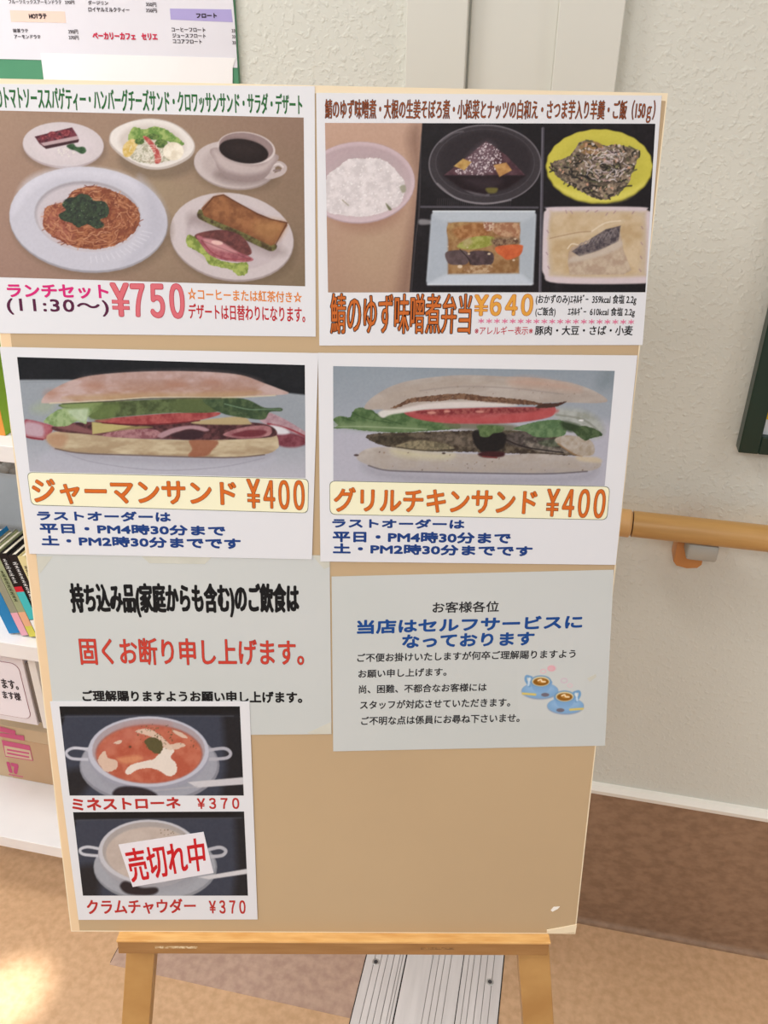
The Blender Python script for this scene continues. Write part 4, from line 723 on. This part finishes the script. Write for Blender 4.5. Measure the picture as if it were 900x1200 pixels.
def paint_cups(p):
    p.at(600, 770, 9)
    def cup(x, y, hs):
        p.ell(x-30*hs*0-10*hs, y+105, 195, 88, (138, 152, 178), 0, f=1); p.ell(x-10*hs, y+98, 192, 84, (126, 166, 206), 0); p.ell(x-10*hs, y+80, 150, 55, (150, 186, 222), 0, f=3, a=.6)
        p.line([(x-hs*100, y-40), (x-hs*150, y-52), (x-hs*158, y-10), (x-hs*120, y+50)], 3.0, (112, 156, 198)); p.line([(x-hs*118, y-30), (x-hs*132, y+40)], 2.4, (206, 224, 240), a=.8)
        p.poly([(x-105, y-5), (x-90, y+70), (x-50, y+115), (x+50, y+115), (x+92, y+70), (x+108, y-5)], (116, 156, 200), grad=(130, 170, 212)); p.ell(x, y, 110, 62, (108, 150, 190)); p.ell(x, y+2, 94, 52, (212, 200, 160)); p.ell(x, y+6, 82, 40, (140, 92, 30)); p.ell(x+10, y, 42, 20, (186, 132, 60), f=1)
        p.line([(x-30, y-8), (x, y-18), (x+10, y+2), (x+45, y+6)], 1.6, (244, 224, 186)); p.ell(x+hs*45*1-0, y+145 if hs < 0 else y+143, 42, 20, (112, 106, 118)); p.line([(x-hs*60, y+140), (x-hs*190, y+130)], 2.6, (212, 192, 110))
    cup(305, 255, 1); cup(555, 415, -1)
    for x, y, r, c in ((330, 150, 28, (226, 176, 190)), (415, 120, 34, (228, 150, 166)), (550, 248, 32, (206, 176, 196)), (612, 300, 24, (222, 186, 198))):
        a = np.linspace(0, 2*math.pi, 20); p.line([(x+r*math.cos(t), y+r*.7*math.sin(t)) for t in a], 1.1, c, a=.8)
    p.ell(420, 118, 40, 26, (228, 150, 166), f=2, a=.55)
def paint_soup(p, cream):
    p.C[:] = (56, 62, 80)
    if not cream: p.at(60, 820, 3.75)
    else: p.at(75, 940, 4)
    # shared layout given for the first picture; the second sits lower in its frame
    if cream: mp = lambda pts: [(18+x*0.985, y*1.02-6+12) for x, y in pts]
    else: mp = lambda pts: pts
    if not cream:
        p.poly([(0, 0), (900, 0), (900, 70), (500, 66), (60, 68), (50, 110), (0, 110)], (26, 26, 30), sm=False, f=1.6); p.poly([(750, 60), (900, 60), (900, 440), (740, 440), (770, 300)], (34, 34, 40), f=5, sm=False); p.poly([(30, 330), (200, 300), (120, 430), (40, 430)], (36, 36, 42), f=5)
        p.line([(50, 80), (120, 74), (800, 72)], 1.2, (84, 88, 100), a=.6)
        p.ell(432, 290, 308, 170, (130, 132, 146)); p.ell(430, 285, 300, 160, (154, 157, 172)); p.ell(420, 335, 190, 60, (124, 126, 140), f=7, a=.5)
        p.line([(165, 220), (100, 212), (66, 232), (90, 258), (170, 262)], 3.4, (186, 188, 204)); p.line([(690, 222), (760, 214), (788, 234), (770, 256), (690, 262)], 3.8, (172, 172, 186)); p.line([(100, 214), (165, 212)], 1.2, (220, 222, 234), a=.8)
        p.ell(428, 240, 268, 160, (150, 152, 170)); p.ell(427, 228, 266, 155, (186, 188, 206)); p.ell(428, 222, 248, 140, (166, 152, 160)); p.ell(430, 238, 236, 130, (166, 96, 84), f=1.2); p.ell(430, 240, 230, 126, (190, 82, 56), f=1.2, tex=((204, 106, 78), 10, 95, 2.4))
        p.poly([(200, 240), (330, 120), (520, 110), (420, 150), (300, 200)], (196, 104, 88), f=6, a=.5)
        p.poly([(325, 320), (345, 290), (400, 272), (450, 262), (470, 240), (485, 215), (520, 200), (540, 225), (525, 255), (548, 280), (550, 320), (515, 336), (470, 310), (420, 300), (370, 312), (345, 328)], (226, 212, 200), rag=1.1)
        for pts in ([(370, 140), (400, 128), (440, 132), (470, 150), (500, 175), (520, 200), (480, 205), (450, 170), (400, 150)], [(205, 262), (235, 225), (250, 255), (290, 270), (285, 305), (240, 316), (215, 290)], [(500, 205), (560, 190), (590, 200), (560, 215), (520, 220)], [(270, 190), (310, 178), (300, 195)], [(530, 130), (580, 150), (600, 170), (560, 160)]): p.poly(pts, (218, 190, 168), rag=1.2, a=.92)
        p.poly([(290, 258), (380, 245), (400, 262), (330, 282)], (222, 140, 92), f=2, a=.8); p.poly([(410, 180), (450, 165), (490, 190), (480, 235), (450, 232), (420, 205)], (92, 84, 48), rag=1.6); p.specks([(380, 120), (520, 110), (540, 170), (500, 220), (400, 200)], 60, .4, 1.0, [(78, 74, 44), (106, 92, 56)], 41); p.specks([(560, 190), (640, 180), (640, 220)], 8, .5, .9, [(80, 70, 50)], 42); p.ell(347, 207, 6, 5, (90, 60, 40))
        p.poly([(600, 362), (850, 340), (850, 372), (640, 386)], (200, 198, 206), sm=False); p.poly([(280, 395), (330, 380), (420, 392), (460, 425), (285, 425)], (44, 38, 46), f=1.4); p.line([(450, 400), (640, 382)], 2, (170, 168, 178), a=.6)
    else:
        p.poly([(0, 0), (900, 0), (900, 72), (500, 76), (60, 82), (50, 120), (0, 120)], (26, 26, 30), sm=False, f=1.6); p.poly([(800, 60), (900, 60), (900, 460), (790, 460), (810, 300)], (34, 34, 40), f=5, sm=False); p.poly([(30, 330), (150, 300), (160, 450), (70, 450)], (36, 36, 42), f=5)
        p.line([(60, 92), (120, 84), (830, 74)], 1.2, (84, 88, 100), a=.6)
        p.ell(428, 305, 290, 165, (134, 138, 148)); p.ell(425, 300, 284, 156, (158, 162, 174)); p.ell(420, 345, 190, 60, (130, 130, 140), f=7, a=.45)
        p.line([(160, 218), (110, 210), (76, 222), (90, 244), (165, 252)], 3.4, (192, 194, 206)); p.line([(680, 222), (730, 212), (758, 228), (740, 250), (680, 256)], 4.0, (178, 180, 192))
        p.ell(398, 246, 238, 158, (158, 158, 168)); p.ell(397, 232, 236, 150, (192, 192, 202)); p.ell(398, 228, 218, 136, (166, 158, 156)); p.ell(402, 242, 206, 126, (196, 180, 170), f=1.2, tex=((184, 166, 156), 14, 96, 2)); p.specks([(440, 130), (540, 135), (560, 160), (470, 160)], 16, .4, .8, [(110, 96, 70)], 43)
        p.poly([(630, 352), (860, 312), (860, 336), (680, 362)], (206, 204, 210), sm=False); p.poly([(262, 395), (290, 370), (360, 400), (430, 400), (440, 420), (400, 436), (300, 430)], (44, 36, 42), f=1.4)
    p.grain(7, 35)
def sheet(name, quad, lvl, label, cat='poster', m=None, group='laminated notices on the board'):
    c0 = 0.0002+lvl*0.0006; c1 = c0+0.0004
    P = [onboard(x, y, c1) for x, y in quad]; a = sum(p[0] for p in P)/4; b = sum(p[1] for p in P)/4
    t = empty(name, boardM(a, b, c0), label, cat, group); org = (a, b, c0)
    bpoly('sheet', quad, m or M_PAPER, t, org, c0, c1)
    return t, org, c1
def tape(t, org, c1, pts): bpoly('tape', pts, M_TAPE, t, org, c1+0.00003, c1+0.00012)
LT = 0.0001
# ------------------------------------------------------------------ the notices on the board
# lunch set poster
t, org, c1 = sheet('lunch_poster', [(-36.5, 98), (368.8, 101), (370, 394.5), (-2, 390.5)], 0, 'laminated lunch set poster with spaghetti, coffee and toast sandwich, top left of the board')
p = Print([(-22, 129), (355.8, 137.8), (357.6, 335.5), (-17, 324.3)], (168, 140, 116)); paint_lunch(p); p.build('printed_photo', t, org, c1+LT)
lettering(t, org, c1+LT, 'のトマトソーススパゲティー・ハンバーグチーズサンド・クロワッサンサンド・サラダ・デザート', quad_of(-5, 354, 99.5, 127.5, 110, 135), (46, 104, 58), 0.018)
lettering(t, org, c1+LT, 'ランチセット', quad_of(8.5, 127, 333, 348.5, 334, 350), (206, 44, 118), 0.02)
lettering(t, org, c1+LT, '(11:30〜)', quad_of(8, 127.5, 349.5, 368.5, 352, 371), (86, 36, 66), 0.012, spacing=1.12)
for bd_, q in (('￥', (130.5, 151.5, 331.5, 370.5, 332, 371)), ('７５０', (154, 215.5, 332, 371.5, 332.5, 373.5))): lettering(t, org, c1+LT, bd_, quad_of(*q), (210, 108, 118), 0.02, outline=((184, 48, 72), 0.022), res=6, spacing=0.64)
lettering(t, org, c1+LT, '☆コーヒーまたは紅茶付き☆', quad_of(220, 353.8, 337, 351.5, 342, 355), (220, 130, 52), 0.012)
lettering(t, org, c1+LT, 'デザートは日替わりになります。', quad_of(221, 357.5, 355.5, 373.5, 359, 378), (184, 34, 46), 0.012)
# bento poster
t, org, c1 = sheet('bento_poster', [(370.5, 108.8), (775.5, 112), (753, 404.3), (374.2, 405)], 0, 'poster of a boxed mackerel lunch in a black tray, top right of the board')
p = Print([(380.8, 144), (768, 145), (756.3, 342.5), (384.4, 342.7)], (190, 150, 126)); paint_bento(p); p.build('printed_photo', t, org, c1+LT)
lettering(t, org, c1+LT, '鯖のゆず味噌煮・大根の生姜そぼろ煮・小松菜とナッツの白和え・さつま芋入り羊羹・ご飯（150ｇ）', quad_of(381, 767.5, 116, 143, 117.5, 144), (150, 80, 48), 0.004, outline=((52, 28, 24), 0.03))
lettering(t, org, c1+LT, '鯖のゆず味噌煮弁当', quad_of(387.5, 552, 343.8, 391, 344.5, 391), (196, 104, 46), 0.006, outline=((56, 34, 26), 0.038))
for bd_, q in (('￥', (556, 572, 345.5, 370, 345.5, 370)), ('６４０', (574.5, 624.3, 345.2, 370, 344.5, 370))): lettering(t, org, c1+LT, bd_, quad_of(*q), (220, 158, 68), 0.024, outline=((172, 92, 44), 0.022), res=6, spacing=0.64)
lettering(t, org, c1+LT, '(おかずのみ)ｴﾈﾙｷﾞｰ  359kcal 食塩 2.2g', quad_of(628, 745.8, 345, 357.3, 345.3, 357.8), (22, 20, 22), 0.012)
lettering(t, org, c1+LT, '(ご飯含)', quad_of(627.5, 651, 360, 371.3, 360, 371.5), (22, 20, 22), 0.012)
lettering(t, org, c1+LT, 'ｴﾈﾙｷﾞｰ  610kcal 食塩 2.2g', quad_of(665.5, 744, 360, 371.5, 360.3, 372), (22, 20, 22), 0.012)
lettering(t, org, c1+LT, '＊＊＊＊＊＊＊＊＊＊＊＊＊＊＊＊＊＊＊＊', quad_of(560.5, 743, 373.3, 379, 374.5, 380.2), (216, 120, 154), 0.02)
lettering(t, org, c1+LT, '※アレルギー表示※', quad_of(556.3, 624.3, 382.5, 392.3, 382.5, 392.3), (184, 36, 58), 0.004)
lettering(t, org, c1+LT, '豚肉・大豆・さば・小麦', quad_of(627, 741.6, 381.8, 392.6, 381.5, 393), (22, 20, 22), 0.012)

def banner(t, org, c1, q):
    q = np.array(q, float); out = []
    r = 6.5
    for i in range(4):
        p, a, b = q[i], q[i-1], q[(i+1) % 4]; da = (a-p)/np.linalg.norm(a-p)*r; db = (b-p)/np.linalg.norm(b-p)*r
        for k in range(5):
            s = k/4; out.append(p+da*(1-s)**2+db*s**2)
    out = np.array(out); cen = q.mean(0)
    inn = [p-(p-cen)/np.linalg.norm(p-cen)*0.0-np.sign(p-cen)*0.65 for p in out]
    bpoly('banner_outline', [tuple(p) for p in out], plain((112, 120, 104)), t, org, c1+0.00002, c1+0.00005)
    bpoly('price_banner', [tuple(p) for p in inn], plain((238, 236, 206)), t, org, c1+0.00005, c1+0.00009)
OR_ = (208, 106, 42); OL_ = (104, 56, 28); BLU = (34, 64, 128)
# german sandwich poster
t, org, c1 = sheet('sandwich_poster', [(-0.5, 406.5), (373, 413.8), (365.5, 655.5), (34.5, 649)], 1, 'ham and lettuce sandwich poster with dark photo background, left of middle row')
p = Print([(20, 418.4), (357.2, 427.8), (358, 560), (34.7, 552.5)], (150, 158, 168)); paint_ham(p); p.build('printed_photo', t, org, c1+LT)
banner(t, org, c1+0.0001, [(31.5, 553.2), (361.8, 561), (361.2, 601.5), (36.5, 592)])
lettering(t, org, c1+3*LT, 'ジャーマンサンド', quad_of(38, 276.8, 561, 590, 564.5, 593), OR_, 0.018, outline=(OL_, 0.016))
for bd_, q in (('￥', (289.5, 304.5, 561.3, 595, 561.5, 596)), ('４００', (309, 356.5, 562.5, 596, 563, 598))): lettering(t, org, c1+3*LT, bd_, quad_of(*q), OR_, 0.014, outline=(OL_, 0.018), res=6, spacing=0.64)
lettering(t, org, c1+LT, 'ラストオーダーは', quad_of(43.5, 200, 598.7, 609.5, 600, 611.6), BLU, 0.024)
lettering(t, org, c1+LT, '平日・PM4時30分まで', quad_of(46.5, 264, 613, 624.6, 616.3, 628), BLU, 0.024)
lettering(t, org, c1+LT, '土・PM2時30分までです', quad_of(48.5, 282, 627.6, 639, 631, 643.5), BLU, 0.024)
# grilled chicken sandwich poster
t, org, c1 = sheet('sandwich_poster', [(372.8, 413.5), (747, 416.5), (721.5, 662), (375.5, 658)], 1, 'grilled chicken and tomato sandwich poster with pale background, right of middle row')
p = Print([(390.4, 429), (720.4, 434.6), (708.6, 569.5), (390.6, 565)], (142, 154, 166)); paint_chicken(p); p.build('printed_photo', t, org, c1+LT)
banner(t, org, c1+0.0001, [(386, 563.4), (715, 570), (711.5, 609.5), (386.5, 603)])
lettering(t, org, c1+3*LT, 'グリルチキンサンド', quad_of(391.5, 629, 571, 599.5, 573.5, 603), OR_, 0.018, outline=(OL_, 0.016))
for bd_, q in (('￥', (640.5, 655, 573, 605, 573, 605.5)), ('４００', (659.5, 709, 573, 606, 573.5, 607.5))): lettering(t, org, c1+3*LT, bd_, quad_of(*q), OR_, 0.014, outline=(OL_, 0.018), res=6, spacing=0.64)
lettering(t, org, c1+LT, 'ラストオーダーは', quad_of(389.5, 544.3, 607.6, 618.2, 609, 619.7), BLU, 0.024)
lettering(t, org, c1+LT, '平日・PM4時30分まで', quad_of(390, 598.5, 622.4, 635, 624.5, 637.2), BLU, 0.024)
lettering(t, org, c1+LT, '土・PM2時30分までです', quad_of(390.2, 623.8, 636.8, 648.5, 640, 652), BLU, 0.024)
# notice about food brought in
t, org, c1 = sheet('no_outside_food_notice', [(42.5, 649), (386.3, 651), (388.5, 860.3), (66, 863)], 0, 'laminated notice with tall black heading above one red line, below the ham sandwich poster', 'notice', M_NOTE)
BK = (26, 26, 28)
lettering(t, org, c1+LT, '持ち込み品(家庭からも含む)のご飲食は', quad_of(83, 350, 683, 723.5, 683.5, 723.5), BK, 0.028)
lettering(t, org, c1+LT, '固くお断り申し上げます。', quad_of(93.5, 356, 747, 779, 749.5, 780), (198, 66, 54), 0.012, outline=((112, 48, 44), 0.012))
lettering(t, org, c1+LT, 'ご理解賜りますようお願い申し上げます。', quad_of(96.5, 354, 809, 822, 810.5, 824), BK, 0.022)
for q in ([(43, 652), (62, 652), (47, 672), (45, 668)], [(366, 651.2), (386, 651.2), (386.5, 664), (380, 667)], [(165, 651), (250, 651.5), (240, 661), (175, 660)], [(360, 859), (388, 846), (388.3, 860), (366, 860.5)]): tape(t, org, c1, q)
# self service notice
t, org, c1 = sheet('self_service_notice', [(388.5, 675.8), (719.3, 667.8), (709, 873.8), (390.5, 880.5)], 0, 'notice with blue heading and two blue coffee cups, below the chicken sandwich poster', 'notice', M_NOTE)
BL2 = (30, 74, 142); G1 = (44, 44, 48)
lettering(t, org, c1+LT, 'お客様各位', quad_of(507, 584.8, 705.5, 718.5, 704.3, 717), G1, 0.012)
lettering(t, org, c1+LT, '当店はセルフサービスに', quad_of(418.5, 682.5, 727, 743, 720.5, 736.5), BL2, 0.022)
lettering(t, org, c1+LT, 'なっております', quad_of(471.5, 626, 744, 759.5, 740.5, 755.8), BL2, 0.022)
lettering(t, org, c1+LT, 'ご不便お掛けいたしますが何卒ご理解賜りますよう', quad_of(418.7, 674.5, 766, 776, 761, 771), G1, 0.014)
lettering(t, org, c1+LT, 'お願い申し上げます。', quad_of(420, 523.3, 785, 794.5, 782.3, 792), G1, 0.014)
lettering(t, org, c1+LT, '尚、困難、不都合なお客様には', quad_of(420.6, 570.3, 803, 812.8, 800.3, 810), G1, 0.014)
lettering(t, org, c1+LT, 'スタッフが対応させていただきます。', quad_of(422, 598, 821.3, 831.3, 817.8, 828), G1, 0.014)
lettering(t, org, c1+LT, 'ご不明な点は係員にお尋ね下さいませ。', quad_of(423.3, 609, 840, 850, 836, 846.3), G1, 0.014)
p = Print([(606, 776), (686, 776), (684, 843), (607, 843)], (199, 203.5, 203), 0.5); paint_cups(p); p.build('printed_drawing', t, org, c1+LT, 1.0, False)
tape(t, org, c1, [(688, 795), (698, 790), (699, 793), (691, 799)])
# soup poster and the sold out card stuck on it
t, org, c1 = sheet('soup_poster', [(58.5, 822), (292.3, 822), (301.8, 1077.5), (92, 1078)], 1, 'narrow poster with two soup bowls, tomato above cream, at the lower left of the board')
p = Print([(69.5, 827.8), (281, 827.8), (285.7, 932.3), (81.6, 932.3)], (52, 58, 74)); paint_soup(p, False); p.build('printed_photo', t, org, c1+LT)
p = Print([(85.6, 951.8), (286, 951), (290.6, 1049.6), (97.2, 1049.6)], (52, 58, 74)); paint_soup(p, True); p.build('printed_photo', t, org, c1+LT)
RD = (180, 50, 48)
lettering(t, org, c1+LT, 'ミネストローネ', quad_of(84.5, 211.3, 935.5, 950, 934.3, 947), RD, 0.022)
lettering(t, org, c1+LT, '￥３７０', quad_of(231, 280.3, 935.2, 948, 935, 948), RD, 0.018, spacing=0.9)
lettering(t, org, c1+LT, 'クラムチャウダー', quad_of(101.8, 229.3, 1054, 1072, 1053, 1070), RD, 0.018)
lettering(t, org, c1+LT, '￥３７０', quad_of(245, 287.6, 1055, 1070.5, 1055, 1071), RD, 0.018, spacing=0.9)
t, org, c1 = sheet('sold_out_card', [(138.8, 990), (238.5, 975), (250.3, 1023), (155.5, 1039.5)], 2, 'small tilted white card with red sold-out writing stuck over the cream soup picture', 'card', M_PAPERW)
lettering(t, org, c1+LT, '売切れ中', [(145, 995.5), (238, 981), (242, 1019.5), (155, 1034.5)], (196, 32, 40), 0.014)

# ------------------------------------------------------------------ old menu on the wall above the board
def onwall(x, y, d): r = wray(x, y); return O+r*((d-WN.dot(O))/WN.dot(r))
def wl(x, y, d): p = onwall(x, y, d); return p.dot(WD), p.dot(WN), p[2]
def wplane(parent, M, name, pts, m, d0, d1):
    Mi = M.inverted(); F = [Mi @ Vector(onwall(x, y, d1)) for x, y in pts]; n = len(F)
    vs = [tuple(v) for v in F]+[(v[0], v[1]+(d0-d1), v[2]) for v in F]
    fs = [list(range(n)), [i+n for i in range(n)][::-1]]+[[(k+1) % n, k, k+n, (k+1) % n+n] for k in range(n)]
    o = link_mesh(name, vs, fs, m, parent); bm = bmesh.new(); bm.from_mesh(o.data); bmesh.ops.recalc_face_normals(bm, faces=bm.faces); bm.to_mesh(o.data); bm.free(); return o
def wlet(t, M, body, quad, col, off, d):
    Mi = M.inverted(); lettering(t, None, 0, body, quad, col, off, place=lambda x, y, cc: np.array(Mi @ Vector(onwall(x, y, d))))
dm = DW-0.006
Mm = wallM(wl(140, 80, DW)[0], DW, wl(140, 80, DW)[2])
t = empty('wall_menu', Mm, 'white drinks menu sheets on a green backing hung on the wall above the board', 'menu')
wplane(t, Mm, 'green_backing', [(-60, -60), (270, -60), (279.6, 98), (278, 118), (-60, 110)], M_GREENP, DW, dm)
wplane(t, Mm, 'menu_sheet', [(-60, -60), (267.5, -60), (275, 24), (278.3, 79.5), (50, 70.3), (-3, 69)], M_PAPERW, dm-0.0002, dm-0.0006)
wplane(t, Mm, 'lower_strip', [(47.5, 62), (276, 68), (272.5, 80), (272.5, 100), (272, 112), (53, 108)], mat('strip_white', (248, 246, 246), 0.5), dm-0.0008, dm-0.0012)
dt = dm-0.0008; dt2 = dm-0.0011
wplane(t, Mm, 'peach_band', [(11.5, 12), (76, 13.5), (77.5, 26.8), (13, 25.5)], plain((240, 212, 198)), dt+0.0001, dt)
wplane(t, Mm, 'purple_band', [(199, 10), (271, 11), (272.8, 26), (200, 23)], plain((176, 166, 216)), dt+0.0001, dt)
D1 = (60, 52, 58)
for body, q, c, of in [('HOTラテ', (34, 54.5, 16, 22, 16, 22), D1, 0.03), ('フロート', (230, 254, 15.5, 21, 15.5, 21), D1, 0.03),
        ('フルーツミックスアーモンドラテ', (10, 72, -0.5, 4.5, 0, 5), D1, 0.01), ('370円', (76, 87, 0.5, 5, 0.5, 5), D1, 0.01), ('抹茶ラテ', (15, 33, 33.5, 38.3, 33.5, 38.3), D1, 0.015),
        ('アーモンドラテ', (16.5, 47.5, 40.5, 45.3, 41, 45.5), D1, 0.015), ('390円', (80, 91.3, 34.5, 39.7, 34.7, 40), D1, 0.01), ('370円', (80.5, 92, 41.5, 46.5, 41.8, 46.8), D1, 0.01),
        ('ダージリン', (103, 126.5, 0.5, 5.5, 1, 6), D1, 0.015), ('ロイヤルミルクティー', (103.5, 151.5, 8, 14, 9, 14.3), D1, 0.015), ('350円', (171, 183, 2.5, 7.5, 3, 8), D1, 0.01), ('350円', (171, 183.5, 9.5, 14.5, 10, 15), D1, 0.01),
        ('ベーカリーカフェ　セリエ', (108.5, 184.3, 37.5, 46, 39, 47), (206, 50, 80), 0.03), ('コーヒーフロート', (201, 240.5, 32, 37, 32.5, 37.5), D1, 0.015), ('ジュースフロート', (202, 241, 39, 44, 39.5, 44.5), D1, 0.015),
        ('ココアフロート', (202.5, 236.5, 45.7, 50.7, 46.3, 51.3), D1, 0.015), ('33', (271.5, 275.3, 34, 38, 34, 38), D1, 0.01), ('33', (272, 275.6, 41, 45, 41, 45), D1, 0.01), ('33', (272.3, 276, 48, 52, 48, 52), D1, 0.01)]:
    wlet(t, Mm, body, quad_of(*q, vp=(428, 2418)), c, of, dt2)

# white storage box with a notice label on the carton
Mb = wallM(wuR-0.20, wd_, ud(20, 846, wd_)[1]); Mi = Mb.inverted()
t = empty('white_storage_box', Mb, 'white storage box with a rounded printed label above the pink printed carton', 'box')
bh = ud(20, 771.5, wd_)[1]-ud(20, 846, wd_)[1]; bh = min(bh, wz1-ud(20, 846, wd_)[1])
xs_ = [(Mi @ Vector(onwall(x, y, wd_)))[0] for x, y in ((36, 815), (41.5, 815))]
MB().box(0, xs_[0], 0, 0.14, 0, bh, 0.001).build('box_body', mat('box_white', (232, 226, 232), 0.5), t)
MB().box(xs_[1], 0.20, 0.0, 0.14, -0.004, bh+0.002, 0.001).build('box_side', mat('box_white2', (236, 232, 228), 0.5), t)
MB().box(xs_[0]+0.0002, xs_[1]-0.0002, 0.004, 0.13, 0.004, bh-0.012).build('box_gap', mat('gap_brown', (120, 108, 100), 0.8), t)
def rr(x0, x1, z0, z1, r, n=5):
    out = []
    for cx_, cz_, a0_ in ((x1-r, z1-r, 0), (x0+r, z1-r, 90), (x0+r, z0+r, 180), (x1-r, z0+r, 270)):
        for k in range(n+1): a = math.radians(a0_+90*k/n); out.append((cx_+r*math.cos(a), cz_+r*math.sin(a)))
    return out
px1 = (Mi @ Vector(onwall(30.5, 815, wd_)))[0]; pz1 = (Mi @ Vector(onwall(15, 777, wd_)))[2]; pz0 = (Mi @ Vector(onwall(15, 839.5, wd_)))[2]
MB().prism(rr(0.005, px1, pz0, pz1, 0.014), 1, -0.0005, -0.0001).build('label_border', plain((150, 96, 110)), t)
MB().prism(rr(0.0058, px1-0.0008, pz0+0.0008, pz1-0.0008, 0.0134), 1, -0.0008, -0.0005).build('label_field', plain((240, 234, 242)), t)
for body, q in (('ます。', (2, 21, 795, 806.5, 798, 808.5)), ('ます様', (3, 24, 809, 818.5, 812, 821.5))):
    lettering(t, None, 0, body, quad_of(*q, vp=(428, 2418)), (66, 60, 66), 0.02, place=lambda x, y, cc: np.array(Mi @ Vector(onwall(x, y, wd_-0.0011))))

# printing on the carton
Mc = wallM(uL, cd, cz0); Mci = Mc.inverted(); tc_ = bpy.data.objects['cardboard_carton']
lettering(tc_, None, 0, '17', quad_of(9.5, 22.5, 893, 905, 896, 908, vp=(428, 2418)), (200, 84, 124), 0.06, place=lambda x, y, cc: np.array(Mci @ Vector(onwall(x, y, cd-0.001))))
for y0_, y1_ in ((877.5, 882), (881.5, 886.5)):
    wplane(tc_, Mc, 'printed_line', [(8, y0_), (34, y1_), (34.3, y1_+2), (8.4, y0_+2)], PK, cd-0.0017, cd-0.0019)
wplane(tc_, Mc, 'printed_line', [(10, 907), (27, 910), (27, 911), (10, 908)], PK, cd-0.0007, cd-0.001)
